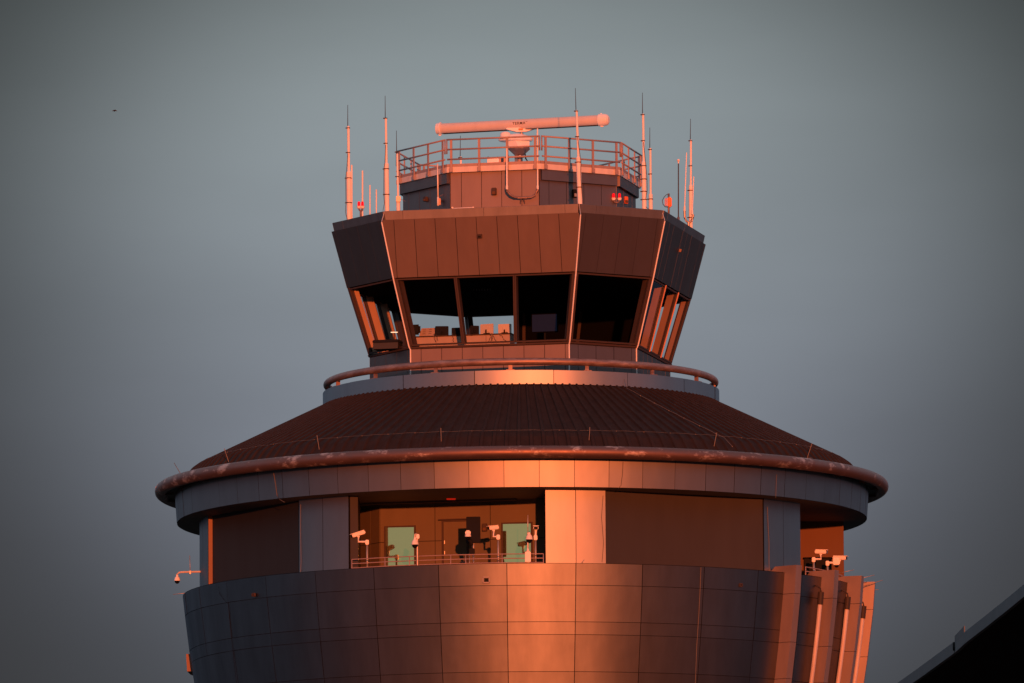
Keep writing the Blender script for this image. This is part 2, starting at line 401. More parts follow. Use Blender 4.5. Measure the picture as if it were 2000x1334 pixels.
# middle storey -------------------------------------------------------
RM = 629*K; SOF = 26.43; ST = SOF+.10
pillars = [(4.0, 14.5), (46.9, 57.7), (93.2, 104), (138.5, 149), (183.5, 194), (228.5, 239), (-84.5, -74.2), (-42.2, -31.3)]
def pillar(a, b):
    a, b = rad(a), rad(b); md = (a+b)/2
    mb = MB(); rev_panels(mb, lambda z: RM, [a, md, b], [FLOOR, ST], gap=.016, dep=.5, seg=5, jit=.3)
    o = mb.build('pillar', 'clad', T)
    return o
for a, b in pillars: pillar(a, b)
def infill(a, b, rb=.12):
    a, b = rad(a), rad(b); mb = MB(); r1 = RM-.12; r0 = r1-.15; r2 = RM-rb
    mb.hexa([cyl(a, r1, FLOOR), cyl(b, r2, FLOOR), cyl(b, r0, FLOOR), cyl(a, r0, FLOOR)], [cyl(a, r1, ST), cyl(b, r2, ST), cyl(b, r0, ST), cyl(a, r0, ST)])
    mb.build('infill_panel', 'infill', T)
infill(14.6, 46.75, .02); infill(104.1, 138.4); infill(194.1, 228.4); infill(-74.1, -42.3)
# core behind the balconies
AC = 6.45; HC = AC*.414
mb = MB(); octprism(mb, AC, HC, FLOOR, AC, HC, SOF+.2)
core = mb.build('core_wall', 'seam', T)
mb = MB()
for k in range(8):
    fc = Face(k, AC, HC, FLOOR, AC, HC, SOF+.05)
    for t0, t1 in ((0, .62), (.62, 1.30), (1.30, fc.H)):
        u = -fc.wb
        while u < fc.wb-.01:
            u2 = min(u+1.62, fc.wb); g_ = .008
            fc.slab(mb, [(u+g_, t0+g_), (u2-g_, t0+g_), (u2-g_, t1-g_), (u+g_, t1-g_)], .001, .025+random.uniform(-.001, .001)); u = u2
mb.build('core_cladding', 'inner', T)
def partition(th, r0, r1, name='partition', inn='inner', w=.2, sgn=1):
    a = rad(th); t = Vector((math.cos(a), math.sin(a), 0))*w*sgn
    mb = MB(); q = [cyl(a, r0, FLOOR), cyl(a, r1, FLOOR), cyl(a, r1, FLOOR)+t, cyl(a, r0, FLOOR)+t]
    mb.hexa(q, [v+Vector((0, 0, ST-FLOOR)) for v in q]); mb.build(name, inn, T)
# side walls of the front balcony
mb = MB(); q = [Vector((-4.86, -8.0, 0)), Vector((-4.64, -8.0, 0)), Vector((-4.62, -5.6, 0)), Vector((-4.86, -5.6, 0))]
mb.hexa([v+Vector((0, 0, FLOOR)) for v in q], [v+Vector((0, 0, ST)) for v in q]); mb.build('partition', 'infill', T)
mb = MB(); q = [Vector((.70, -9.0, 0)), Vector((.95, -9.0, 0)), Vector((.95, -6.0, 0)), Vector((.70, -6.0, 0))]
mb.hexa([v+Vector((0, 0, FLOOR)) for v in q], [v+Vector((0, 0, ST)) for v in q]); mb.build('partition', 'infill', T)
partition(-74.15, RM-.004, RM-.2, 'lit_return_plate', 'ret', w=.012)  # added cover plate, sunlit orange of this pillar return put into its colour
partition(93.1, RM-.004, 6.0, inn='lit', w=.02, sgn=-1); partition(57.4, RM-.5, 6.0, w=.2, sgn=-1)  # first one covers the sunlit pillar return with the redder lit tone
# soffit and fascia
RFb, RFt = 672*K, 676*K; ZFb, ZFt = SOF, 27.28
Rf = lambda z: RFb+(RFt-RFb)*(z-ZFb)/(ZFt-ZFb)
mb = MB(); rev_panels(mb, Rf, [rad(-2.8+5.625*k) for k in range(65)], [ZFb, ZFt], gap=.014, seg=3, jit=.5); mb.build('fascia', 'clad', T)
mb = MB(); mb.lathe([(RFt-.012, ZFt), (RFb-.012, ZFb+.01), (RFb-.03, ZFb+.004), (.1, ZFb+.004)], seg=96); mb.build('soffit', 'soffit', T)
# dark strip put in for the fascia's shadow band above the front balcony
mb = MB(); bt = P(880, 966, -7.1); mb.box(L(-1.6, -6.75, SOF-.02), 6.0, .25, .05, -PH); mb.build('shade_strip', 'soffit', T)
lt = thing('exit_light', P(881, 974, -7.05), 'small red lamp under the balcony ceiling above the door', 'lamp')
mb = MB(); c = P(881, 974.5, -7.08); mb.bevelbox(c, .26, .06, .05, .01); mb.build('lens', 'redlamp', lt)
mb = MB(); mb.bevelbox(c+Vector((0, .02, .04)), .28, .06, .03, .008); mb.build('housing', 'black', lt)

# doors and windows of the balcony wall
fb = Face(0, AC, HC, FLOOR, AC, HC, SOF+.05)
def onwall(x, y):
    """pixel -> (u,t) on the balcony wall plane"""
    d = F+RT*((x-1000)/f)-UP*((y-667)/f); o = fb.q(0, 0, .03)
    s_ = (o-CAM).dot(fb.n)/d.dot(fb.n); q = CAM+d*s_-o
    return q.dot(fb.ux), q.dot(fb.up)
for (x0, x1, y0, y1) in ((751, 812, 1028, 1027), (980, 1040, 1021, 1019)):
    u0, t1 = onwall(x0, y0); u1, _ = onwall(x1, y1); t0 = .18
    out = [(u0, t0), (u1, t0), (u1, t1), (u0, t1)]; inn = inset(out, .045)
    mb = MB(); fb.ring(mb, out, inn, .026, .075); wn = mb.build('window', 'frame', T)
    mb = MB(); um = (inn[0][0]+inn[1][0])/2; turn = math.tan(rad(3.2))      # pane turned slightly so its reflection clears the side wall
    mb.hexa([fb.q(u, t, .05+(u-um)*-turn) for u, t in inn], [fb.q(u, t, .062+(u-um)*-turn) for u, t in inn]); mb.build('pane', 'pane', wn)
u0, t1 = onwall(866, 1019.5); u1, _ = onwall(912, 1017)
mb = MB(); out = [(u0-.04, .02), (u1+.04, .02), (u1+.04, t1+.04), (u0-.04, t1+.04)]; inn = inset(out, .04); fb.ring(mb, out, inn, .026, .07)
fb.slab(mb, [(u0-.12, t1+.045), (u1+.06, t1+.045), (u1+.06, t1+.075), (u0-.12, t1+.075)], .026, .16)
fr = mb.build('door_frame', 'frame', T)
mb = MB(); fb.slab(mb, inset(inn, .006), .027, .045); dr = mb.build('door', 'inner', T)
for t in (.35, .95, 1.25): mb = MB(); mb.bevelbox(fb.q(u0+.035, t, .055), .02, .03, .1, .004); mb.build('hinge', 'galv', dr)
mb = MB(); mb.tube([fb.q(u1-.07, .68, .045), fb.q(u1-.07, .68, .09), fb.q(u1-.17, .68, .09)], .012); mb.build('handle', 'galv', dr)
# fire bell box beside panel, lamp
u0, t1 = onwall(943, 1023); u1, t0 = onwall(952, 1038)
bx = thing('wall_lamp', fb.q((u0+u1)/2, t0, .03), 'square bronze wall lamp between the flat panel and the box camera', 'lamp', )
mb = MB(); mb.bevelbox(fb.q((u0+u1)/2, (t0+t1)/2, .08), u1-u0, .10, t1-t0, .012, Matrix((fb.ux, -fb.n, fb.up)).transposed()); mb.build('housing', 'frame', bx)
mb = MB(); mb.bevelbox(fb.q((u0+u1)/2, t0+.06, .14), (u1-u0)*.7, .03, .08, .008, Matrix((fb.ux, -fb.n, fb.up)).transposed()); mb.build('lens', 'lit', bx)

# ring pipe at the eaves ------------------------------------------------
ZP = 27.37; RP = 703*K
mb = MB(); mb.tube([cyl(2*PI*k/160, RP, ZP) for k in range(160)], .18, 16, closed=True); mb.build('eaves_pipe', 'pipe', T)
mb = MB()
for k in range(8):
    a = 2*PI*k/8+rad(6); mb = MB(); mb.tube([cyl(a, RP, ZP), cyl(a, RP, ZP)+Vector((math.cos(a), math.sin(a), 0))*.05], .1815, 16)
    mb.build('pipe_collar', 'pipe', T)
mb = MB(); mb.lathe([(RFt-.02, ZFt+.01), (RP-.05, ZFt+.03), (RP-.05, ZFt+.06), (RFt-.02, ZFt+.06)], seg=96); mb.build('gutter_floor', 'soffit', T)
mb = MB()
for k in range(32):
    a = 2*PI*(k+.5)/32; m3 = Matrix.Rotation(a, 3, 'Z'); mb = MB(); mb.box(cyl(a, (RFt+RP)/2, ZFt-.03), .05, .30, .07, mtx=m3); mb.build('gutter_bracket', 'soffit', T)
# conical roof
def zl(y, x=1019): return P(x, y, 0).z
prof = [(375*K, zl(790)), (395*K, zl(801)), (480*K, zl(841.5)), (570*K, zl(884.5)), (634*K, zl(915)), (644*K, zl(922)), (668*K, zl(950)), (695*K, zl(957))]
mb = MB(); NR = 176; rings = []
for r, z in prof:
    ring = []
    for k in range(NR):
        for (fr_, h_) in ((0, 0), (.60, 0), (.68, .052), (.90, .052)):
            a = 2*PI*(k+fr_)/NR; hh = h_ if r < 10.2 else 0
            ring.append(mb.bm.verts.new(cyl(a, r+hh*.45, z+hh*.9)))
    rings.append(ring)
for i in range(len(rings)-1):
    n = len(rings[i])
    for k in range(n): mb.face([rings[i][k], rings[i][(k+1) % n], rings[i+1][(k+1) % n], rings[i+1][k]])
roof = mb.build('roof', 'roof', T)
# lightning conductor ring, rods and run on the roof
def roofz(r):
    for (a, za), (b, zb) in zip(prof[:-1], prof[1:]):
        if a <= r <= b: return za+(zb-za)*(r-a)/(b-a)
    return prof[-1][1]
def onroof(a, r, h=.05): return cyl(a, r, roofz(r)+h)
mb = MB(); mb.tube([onroof(2*PI*k/180, 630*K, .06+.008*math.sin(k*2.3)) for k in range(180)], .004, 6, closed=True)
for k in range(72):
    mb.bevelbox(onroof(2*PI*(k+.3)/72, 630*K, .055), .018, .018, .02, .003)
mb.build('conductor_ring', 'wiredull', T)
mb = MB(); pts = []
for i in range(15):
    t = i/14; a = rad(30.5+(37.5-30.5)*t); r = (400+(655-400)*t)*K; pts.append(onroof(a, r, .06+.01*(i % 2)))
mb.tube([cyl(rad(30.8), 376*K, 29.8), onroof(rad(30.7), 388*K, .25)]+pts, .006, 6)
for q in pts[2::2]: mb.bevelbox(q, .022, .022, .025, .004)
mb.build('conductor_cable', 'wiredull', T)
for (x, y0, y1, tx_) in ((862, 868, 836, -1), (1150, 868, 834, 2), (624, 881, 850, -5), (1393, 879, 845, 7), (1577, 893, 866, 9), (447, 903, 876, -9), (352, 924, 904, -12)):
    q0 = None
    s_ = (x-1019)/(650*1.02)
    a = math.asin(max(-.999, min(.999, (x-1019)/(672*1.01)))) ; Yb = -math.cos(a)*650*K
    q0 = P(x, y0, Yb); q1 = P(x+tx_, y1, Yb)
    mb = MB(); mb.tube([q0+Vector((0, 0, -.08)), q0, q1], .010, 6); mb.tube([q0, q0+Vector((.14, 0, -.03))], .005, 6); mb.build('lightning_rod', 'wiredull', T)

# catwalk ring -----------------------------------------------------------
RB = 387*K; ZB0, ZB1 = 29.83, 30.25
mb = MB(); rev_panels(mb, lambda z: RB, [rad(-13.2+22.5*k) for k in range(17)], [ZB0, ZB1], gap=.018, seg=8, jit=.5); mb.build('catwalk_fascia', 'clad_ring', T)
mb = MB(); mb.lathe([(.5, ZB1-.02), (RB-.03, ZB1-.02), (RB-.03, ZB0+.01), (374*K, ZB0+.01)], seg=96); mb.build('catwalk_slab', 'soffit', T)
mb = MB(); mb.lathe([(371*K, ZB0+.02), (378*K, zl(801)+.06), (381*K, zl(801)+.05), (381*K, zl(801)-.1)], seg=96)
mb.build('roof_upstand', 'parapet', T)
for a_ in (-14.0, 31.0):
    mb = MB(); a = rad(a_); mb.box(cyl(a, 380*K, ZB0-.06), .16, .12, .09, mtx=Matrix.Rotation(a, 3, 'Z')); mb.build('vent_box', 'parapet', T)
rr = thing('catwalk_rail', (0, 0, ZB1), 'thick worn pink pipe rail circling the catwalk below the cab windows', 'railing')
ZR = P(1017, 706, -379*K-.0).z
mb = MB(); mb.tube([cyl(2*PI*k/128, 379*K, ZR) for k in range(128)], .105, 14, closed=True); mb.build('rail_pipe', 'pipe2', rr)
for k in range(16):
    a = rad(-3+22.5*k); mb = MB(); m3 = Matrix.Rotation(a, 3, 'Z')
    mb.box(cyl(a, 378*K, (ZB1+ZR)/2-.02), .11, .03, ZR-ZB1-.06, mtx=m3); mb.box(cyl(a, 376*K, (ZB1+ZR)/2-.02), .03, .12, ZR-ZB1-.06, mtx=m3)
    mb.box(cyl(a, 378*K, ZB1+.004), .24, .18, .025, mtx=m3)
    mb.build('rail_bracket', 'pipe2', rr)

# cab --------------------------------------------------------------------
A_, H_ = 4.95, 2.925
S1, S2, S3 = 1.0, .920, .810
Z1, Z2, Z3 = 34.82, 33.18, 31.24
ZP1 = 35.09
def sc_(s): return A_*s, H_*s
mb = MB(); octprism(mb, *sc_(S2-.01), Z2-.0, *sc_(S1-.008), Z1-.02); mb.build('cab_head_core', 'seam', T)
mb = MB(); mb2 = MB()
for k in range(8):
    fc = Face(k, *sc_(S2), Z2, *sc_(S1), Z1); fc.panels(mb, .61, .34 if k in (0,) else .2, gap=.014 if k == 0 else .007, dep=.03 if k == 0 else .012)
mb.build('cab_cladding', 'cab', T)
mb = MB(); octprism(mb, *sc_(S3-.012), ZB1-.05, *sc_(S3-.012), Z3-.03); mb.build('cab_base_core', 'seam', T)
mb = MB()
for k in range(8):
    fc = Face(k, *sc_(S3-.012), ZB1-.03, *sc_(S3-.012), Z3-.09); fc.panels(mb, .61, .30)
mb.build('cab_sill_cladding', 'cab', T)
mb = MB(); octprism(mb, *sc_(S3), Z3-.075, *sc_(S3+.004), Z3-.02); mb.build('cab_sill', 'frame', T)
# parapet, in two levels
mb = MB()
for k in range(8):
    fc = Face(k, *sc_(S1-.028), Z1-.02, *sc_(S1-.016), ZP1); fc.panels(mb, 2.4, .55, gap=.008, dep=.08)
mb.build('cab_parapet', 'parapet', T)
mb = MB(); octprism(mb, *sc_(S1-.03), Z1-.03, *sc_(S1-.03), ZP1-.03); mb.build('cab_roof', 'soffit', T)
# ceiling and floor inside
mb = MB(); octprism(mb, *sc_(S2-.04), Z2-.05, *sc_(S2-.04), Z2+.01); mb.build('cab_ceiling', 'dark', T)
mb = MB(); octprism(mb, *sc_(S3-.03), Z3-.16, *sc_(S3-.03), Z3-.025); mb.build('cab_floor', 'floor', T)
# windows
for k in range(8):
    fc = Face(k, *sc_(S3), Z3-.02, *sc_(S2), Z2)
    cw = .11
    lo = [(-fc.wb+cw*.5, .02), (fc.wb-cw*.5, .02), (fc.wt-cw*.5, fc.H-.03), (-fc.wt+cw*.5, fc.H-.03)]
    n = 3 if k % 2 == 0 else 1
    for i in range(n):
        pol = [(lo[0][0]+(lo[1][0]-lo[0][0])*(i/n), lo[0][1]), (lo[0][0]+(lo[1][0]-lo[0][0])*((i+1)/n), lo[0][1]),
               (lo[3][0]+(lo[2][0]-lo[3][0])*((i+1)/n), lo[2][1]), (lo[3][0]+(lo[2][0]-lo[3][0])*(i/n), lo[2][1])]
        pol = inset(pol, .004)
        inn = inset(pol, .042); mb = MB(); fc.ring(mb, pol, inn, -.09, .0)
        wn = mb.build('cab_window', 'frame', T)
        mb = MB(); v = [mb.bm.verts.new(fc.q(u, t, -.03)) for u, t in inn]; mb.bm.faces.new(v); mb.build('pane', 'glass', wn)
    for i in range(1, n):       # deep posts behind the mullions; side faces get sunlit colours, the rest dark
        ub = lo[0][0]+(lo[1][0]-lo[0][0])*i/n; ut = lo[3][0]+(lo[2][0]-lo[3][0])*i/n
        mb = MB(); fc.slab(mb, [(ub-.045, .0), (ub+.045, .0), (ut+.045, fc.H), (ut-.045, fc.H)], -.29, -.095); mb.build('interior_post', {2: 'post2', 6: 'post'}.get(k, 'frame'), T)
    if k in (2, 6):
        for i in range(1, n):
            ub = lo[0][0]+(lo[1][0]-lo[0][0])*i/n; ut = lo[3][0]+(lo[2][0]-lo[3][0])*i/n
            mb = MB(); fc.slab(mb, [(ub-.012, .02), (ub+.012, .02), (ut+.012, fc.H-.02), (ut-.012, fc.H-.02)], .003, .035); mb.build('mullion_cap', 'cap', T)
    # corner posts
    mb = MB(); fc.slab(mb, [(-fc.wb, 0), (-fc.wb+cw*.5, 0), (-fc.wt+cw*.5, fc.H), (-fc.wt, fc.H)], -.09, .0)
    mb.build('corner_frame', 'frame', T); mb = MB()
    fc.slab(mb, [(fc.wb-cw*.5, 0), (fc.wb, 0), (fc.wt, fc.H), (fc.wt-cw*.5, fc.H)], -.088, .002)
    mb.build('corner_frame', 'frame', T)
    o0, o1 = octo(*sc_(S3)), octo(*sc_(S2)); c0, c1 = L(*o0[k], Z3), L(*o1[k], Z2)
    i0 = Vector((c0.x, c0.y, 0))*(1-.30/5.0); i1 = Vector((c1.x, c1.y, 0))*(1-.30/5.3)
    tt = Vector((-c0.y, c0.x, 0)).normalized()*.07; o_ = .97
    mb = MB(); mb.hexa([Vector((c0.x*o_, c0.y*o_, Z3))-tt, Vector((c0.x*o_, c0.y*o_, Z3))+tt, Vector((i0.x, i0.y, Z3))+tt, Vector((i0.x, i0.y, Z3))-tt],
                       [Vector((c1.x*o_, c1.y*o_, Z2))-tt, Vector((c1.x*o_, c1.y*o_, Z2))+tt, Vector((i1.x, i1.y, Z2))+tt, Vector((i1.x, i1.y, Z2))-tt])
    mb.build('interior_post', {2: 'post2', 6: 'post'}.get(k, 'frame'), T)  # corner posts coloured sunlit at the sides, dark elsewhere
# blinds on the back face, two thirds
fc = Face(4, *sc_(S3-.05), Z3, *sc_(S2-.05), Z2)
mb = MB(); fc.slab(mb, [(-fc.wb, 0), (fc.wb*.44, 0), (fc.wt*.44, fc.H), (-fc.wt, fc.H)], -.02, .0); mb.build('roller_blind', 'dark', T)
fc = Face(3, *sc_(S3-.05), Z3, *sc_(S2-.05), Z2)
mb = MB(); fc.slab(mb, [(0, 0), (fc.wb, 0), (fc.wt, fc.H), (0, fc.H)], -.02, .0); mb.build('roller_blind', 'dark', T)
# pale conductor strips down the cab corners
for k in (7, 0, 1):
    off = .035
    def cor(s, z):
        u, v = octo(*sc_(s))[k]; q = L(u, v, z); d = Vector((q.x, q.y, 0)).normalized(); return q+d*off
    mb = MB(); mb.tube([cor(S1, Z1-.06), cor(S2, Z2), cor(S3, Z3), cor(S3-.012, Z3-.1), cor(S3-.012, ZB1+.03)], .020, 8); mb.build('corner_strip', 'white', T)
    mb = MB(); mb.tube([cor(S1-.02, ZP1), cor(S1-.013, (ZP1+Z1)/2), cor(S1, Z1-.05)], .008, 6); mb.build('conductor_cable', 'wire', T)

# penthouse ---------------------------------------------------------------
AB, HB = 213*K, 213*.414*K; AP, HP = 222*K, 222*.42*K
ZQ0 = 36.36; ZQ1 = ZQ0+.165
mb = MB(); octprism(mb, AB-.02, HB-.01, ZP1-.1, AB-.02, HB-.01, ZQ0); mb.build('penthouse_core', 'seam', T)
mb = MB()
for k in range(8): Face(k, AB-.02, HB-.01, ZP1-.06, AB-.02, HB-.01, ZQ0-.0).panels(mb, .60, .32)
mb.build('penthouse_cladding', 'pent', T)
mb = MB()
for k in (1, 7, 2, 6, 5, 3, 4):
    fc = Face(k, AB+.012, HB+.005, ZQ0-.30, AB+.012, HB+.005, ZQ0); fc.slab(mb, [(-fc.wb+.03, 0), (fc.wb-.03, 0), (fc.wb-.03, fc.H), (-fc.wb+.03, fc.H)], .0, .10)
mb.build('penthouse_eave', 'pent', T)
mb = MB(); octprism(mb, AP, HP, ZQ0+.004, AP, HP, ZQ1); mb.build('platform_edge', 'edge', T)
mb = MB()
for k in range(8):
    fc = Face(k, AP-.02, HP-.01, ZQ1+.003, AP-.02, HP-.01, ZQ1+.085); fc.slab(mb, [(-fc.wb, 0), (fc.wb, 0), (fc.wb, fc.H), (-fc.wb, fc.H)], .0, .02)
mb.build('toe_board', 'rail', T)
rw = thing('platform_railing', (0, 0, ZQ1), 'three bar steel guard railing round the small top platform under the radar', 'railing')
ZRT = 37.32
for k in range(8):
    fc = Face(k, AP+.03, HP+.012, ZQ0+.03, AP+.03, HP+.012, ZRT)
    for j in range(4):
        u = -fc.wb+.16+(2*fc.wb-.32)*j/3
        mb = MB(); fc.slab(mb, [(u-.035, 0), (u+.035, 0), (u+.035, fc.H), (u-.035, fc.H)], .0, .03)
        fc.slab(mb, [(u-.05, -.02), (u+.05, -.02), (u+.05, .1), (u-.05, .1)], .03, .05); mb.build('post', 'rail', rw)
    mb = MB()
    for zz_ in (ZRT, ZRT-.29, ZRT-.58):
        e = .02 if zz_ == ZRT else .04
        t = zz_-(ZQ0+.03); mb.tube([fc.q(-fc.wb+e, t, .015), fc.q(fc.wb-e, t, .015)], .026, 8)
    for s_ in (-1, 1): mb.tube([fc.q(s_*(fc.wb-.03), fc.H, .015), fc.q(s_*(fc.wb-.03), fc.H-.42, .015)], .022, 8)
    mb.build('rail', 'rail', rw)

# little wall lamps, boxes and vents fixed to the tower -----------------------
def wallbox(name, x, y, Yd, w_, h_, label, cat='lamp', mat_='frame', lens='lit', rz=-PH, d=.12):
    q = P(x, y, Yd); o = thing(name, q-Vector((0, 0, h_*K/2)), label, cat)
    m3 = Matrix.Rotation(rz, 3, 'Z')
    mb = MB(); mb.bevelbox(q+m3 @ Vector((0, 0, 0)), w_*K, d, h_*K, .012, m3); mb.build('housing', mat_, o)
    mb = MB(); mb.bevelbox(q+m3 @ Vector((0, -d/2, -h_*K*.22)), w_*K*.7, .04, h_*K*.4, .008, m3); mb.build('lens', lens, o)
    return o
def front_y(x, y, a, h, inset_=0.):
    """depth of the near side of an octagon at pixel column x"""
    Yd = -a
    for _ in range(6):
        q = P(x, y, Yd); pts = [L(*c) for c in octo(a-inset_, h-inset_*.41)]; best = None
        for i in range(8):
            s, e = pts[i], pts[(i+1) % 8]
            if (s.x-q.x)*(e.x-q.x) <= 0 and abs(s.x-e.x) > 1e-6:
                yy = s.y+(e.y-s.y)*(q.x-s.x)/(e.x-s.x); best = yy if best is None else min(best, yy)
        if best is None: best = (L(*octo(a, h)[1]).y if x > 1017 else L(*octo(a, h)[6]).y)
        Yd = best
    return Yd
wallbox('wall_lamp', 965, 374, front_y(965, 374, AB, HB)-.07, 9, 14, 'bronze wall lamp on the sunlit front face of the top penthouse')
wallbox('wall_lamp', 832, 389, front_y(832, 389, AB, HB)-.06, 9, 9, 'bronze wall lamp on the dark left face of the top penthouse', rz=-rad(58))
wallbox('wall_lamp', 1221, 391, front_y(1221, 391, AB, HB)-.06, 10, 14, 'orange wall lamp beside the twin red lights on the penthouse', rz=rad(40), mat_='orange')
wallbox('wall_vent', 1122, 378, front_y(1122, 378, AB, HB)-.05, 8, 16, 'dark vent behind the white mast on the penthouse', 'vent', 'black', 'galv', rz=rad(32))
def cabbox(k, x, y, w_, h_, label, m1):
    fc = Face(k, *sc_(S2), Z2, *sc_(S1), Z1); d = F+RT*((x-1000)/f)-UP*((y-667)/f)
    t = (fc.q(0, 0, .03)-CAM).dot(fc.n)/d.dot(fc.n); q = CAM+d*t; m3 = Matrix((fc.ux, -fc.n, fc.up)).transposed()
    o = thing('wall_box', q, label, 'box')
    mb = MB(); mb.bevelbox(q+fc.n*.03, w_*K, .07, h_*K, .008, m3); mb.build('housing', m1, o)
    mb = MB(); mb.box(q+fc.n*.065-fc.up*.01, w_*K*.6, .012, h_*K*.5, mtx=m3); mb.build('grille', 'black', o)
cabbox(0, 937, 461, 10, 8, 'small bronze square box on the red brown cab cladding', 'frame')
cabbox(2, 1327, 489, 5, 6, 'tiny orange lit box on the dark right cab cladding', 'ret')
def squarevent(x, y, s, label):
    a = math.asin((x-1019)/(658*1.03)); q = P(x, y, -Rd(23.7)*math.cos(a)); rr_ = math.hypot(q.x, q.y); q = Vector((q.x, q.y, q.z))
    o = thing('wall_vent', q, label, 'vent'); m3 = Matrix.Rotation(a, 3, 'Z')
    mb = MB(); h = s*K
    for (cx_, cz_, sx_, sz_) in ((0, h/2, h*1.25, .03), (0, -h/2, h*1.25, .03), (-h*.6, 0, .03, h), (h*.6, 0, .03, h)):
        mb.box(q+m3 @ Vector((cx_, -.03, cz_)), sx_, .07, sz_, mtx=m3)
    mb.build('frame', 'parapet' if s > 8 else 'frame', o)
    mb = MB(); mb.box(q+m3 @ Vector((0, -.012, 0)), h*.8, .03, h*.66, mtx=m3); mb.build('grille', 'black', o)
squarevent(950, 1133, 10, 'small square framed vent on the bright front of the drum')
squarevent(1445, 1143, 5, 'tiny dark square vent on the right side of the drum')
squarevent(497, 1162, 5, 'tiny dark square vent on the dark left side of the drum')

# pale stay wires and cables hanging on the walls ---------------------------------
def surfcable(pts, Rfun, r=.007, mat_='wiredull', name='hanging_cable', axis=1019):
    out = []
    for x, y in pts:
        z = P(x, y, -9).z
        for _ in range(4):
            R = Rfun(z)+.035; a = math.asin(max(-.999, min(.999, (x-axis)*K/(R*(1+.037*math.sqrt(max(0, 1-((x-axis)*K/R)**2)) if abs((x-axis)*K/R) < 1 else R)))))
            z = P(x, y, -R*math.cos(a)).z
        q = P(x, y, -R*math.cos(a)); out.append(q)
    mb = MB(); mb.tube(out, r*.75, 6); mb.build(name, mat_, T)
surfcable([(427, 1146), (428, 1158), (436, 1170), (446, 1180), (450, 1230), (455, 1270), (458, 1300), (462, 1334), (464, 1350)], Rd, .006, 'seam')
surfcable([(1369, 1108), (1368, 1140), (1365, 1200), (1361, 1260), (1358, 1334), (1357, 1350)], Rd, .010)
surfcable([(534, 922), (538, 945), (541, 968), (547, 976), (556, 981)], Rf, .009)
surfcable([(1517, 927), (1516, 950), (1515, 972)], Rf, .006)
surfcable([(1217, 902), (1216, 925), (1213, 948), (1208, 954)], Rf, .008, 'cable')
RM_ = lambda z: RM
surfcable([(587, 985), (587, 1040), (588, 1095), (587, 1118)], RM_, .008)
surfcable([(1499, 990), (1500, 1020), (1502, 1060), (1502, 1100), (1503, 1120)], RM_, .009)
surfcable([(1178, 968), (1175, 1010), (1179, 1060), (1176, 1098)], RM_, .007, 'cable')

# fins and tube runs on the right of the drum ------------------------------------
for th_ in (49.6, 60.6, 71.8, 83.0):
    a = rad(th_); m3 = Matrix.Rotation(a, 3, 'Z'); mb = MB()
    tang = Vector((math.cos(a), math.sin(a), 0))*.13
    zs_ = [ZT+.20, zr[1], zr[3], zr[4], 20.5, 18]
    for j, (za, zb) in enumerate(zip(zs_[:-1], zs_[1:])):
        za2, zb2 = za-.006, zb+.006
        ra, rb = (Rd(min(za, ZT))+.42, Rd(zb)+.42)
        ia, ib = (Rd(ZT)-.55 if j == 0 else Rd(za)-.02), Rd(zb)-.02
        if j == 0:
            mid = ZT-.03
            for sgn in (1,):
                mb.hexa([cyl(a, ia, ZT+.02)-tang, cyl(a, ia+.2, za2)-tang, cyl(a, ra, za2)-tang, cyl(a, rb, zb2)-tang, cyl(a, ib, zb2)-tang, cyl(a, Rd(ZT)-.05, ZT+.02)-tang],
                        [cyl(a, ia, ZT+.02)+tang, cyl(a, ia+.2, za2)+tang, cyl(a, ra, za2)+tang, cyl(a, rb, zb2)+tang, cyl(a, ib, zb2)+tang, cyl(a, Rd(ZT)-.05, ZT+.02)+tang])
        else:
            mb.hexa([cyl(a, ia, za2)-tang, cyl(a, ra, za2)-tang, cyl(a, rb, zb2)-tang, cyl(a, ib, zb2)-tang],
                    [cyl(a, ia, za2)+tang, cyl(a, ra, za2)+tang, cyl(a, rb, zb2)+tang, cyl(a, ib, zb2)+tang])
    fn = mb.build('drum_fin', 'fin', T)
    mb = MB()
    for s_ in (-1,):
        tp = tang*1.03
        mb.hexa([cyl(a, Rd(ZT)+.28, ZT+.1)-tp, cyl(a, Rd(ZT)+.305, ZT+.1)-tp, cyl(a, Rd(18)+.305, 18)-tp, cyl(a, Rd(18)+.28, 18)-tp],
                [cyl(a, Rd(ZT)+.28, ZT+.1)-tang*.9, cyl(a, Rd(ZT)+.305, ZT+.1)-tang*.9, cyl(a, Rd(18)+.305, 18)-tang*.9, cyl(a, Rd(18)+.28, 18)-tang*.9])
for th_, top in ((58.0, 23.85), (68.5, 23.85), (79.6, 23.75)):
    a = rad(th_); mb = MB(); zz = [top-.36-k*.55 for k in range(12)]
    mb.tube([cyl(a, Rd(z)+.20, z) for z in zz], .062, 10)
    o = mb.build('downpipe', 'tubewhite', T)
    mb = MB(); mb.tube([cyl(a, Rd(top-.36)+.2, top-.36), cyl(a, Rd(top)+.2, top)], .085, 10)
    mb.tube([cyl(a, Rd(top)+.2, top), cyl(a, Rd(top)+.18, top+.10), cyl(a, Rd(top)+.05, top+.18), cyl(a, Rd(top)-.02, top+.2)], .022, 6); mb.build('sleeve', 'sleeve', o)
# thin horizontal rods at the rim
for (x0, y0, x1, y1) in ((1640, 1119, 1668, 1113), (1664, 1134, 1708, 1123), (1684, 1146, 1724, 1133), (1694, 1153, 1716, 1151.5), (1692, 1160, 1709, 1161.5), (338, 1161, 372, 1157), (1136, 1101, 1141, 1093)):
    Yd = {1640: -4.2, 1664: -2.9, 1684: -1.7, 1694: -.8, 1692: .3, 338: -.6, 1136: -9.6}[x0]
    mb = MB(); mb.tube([P(x0, y0, Yd), P(x1, y1, Yd)], .010, 6); mb.build('lightning_rod', 'galv', T)
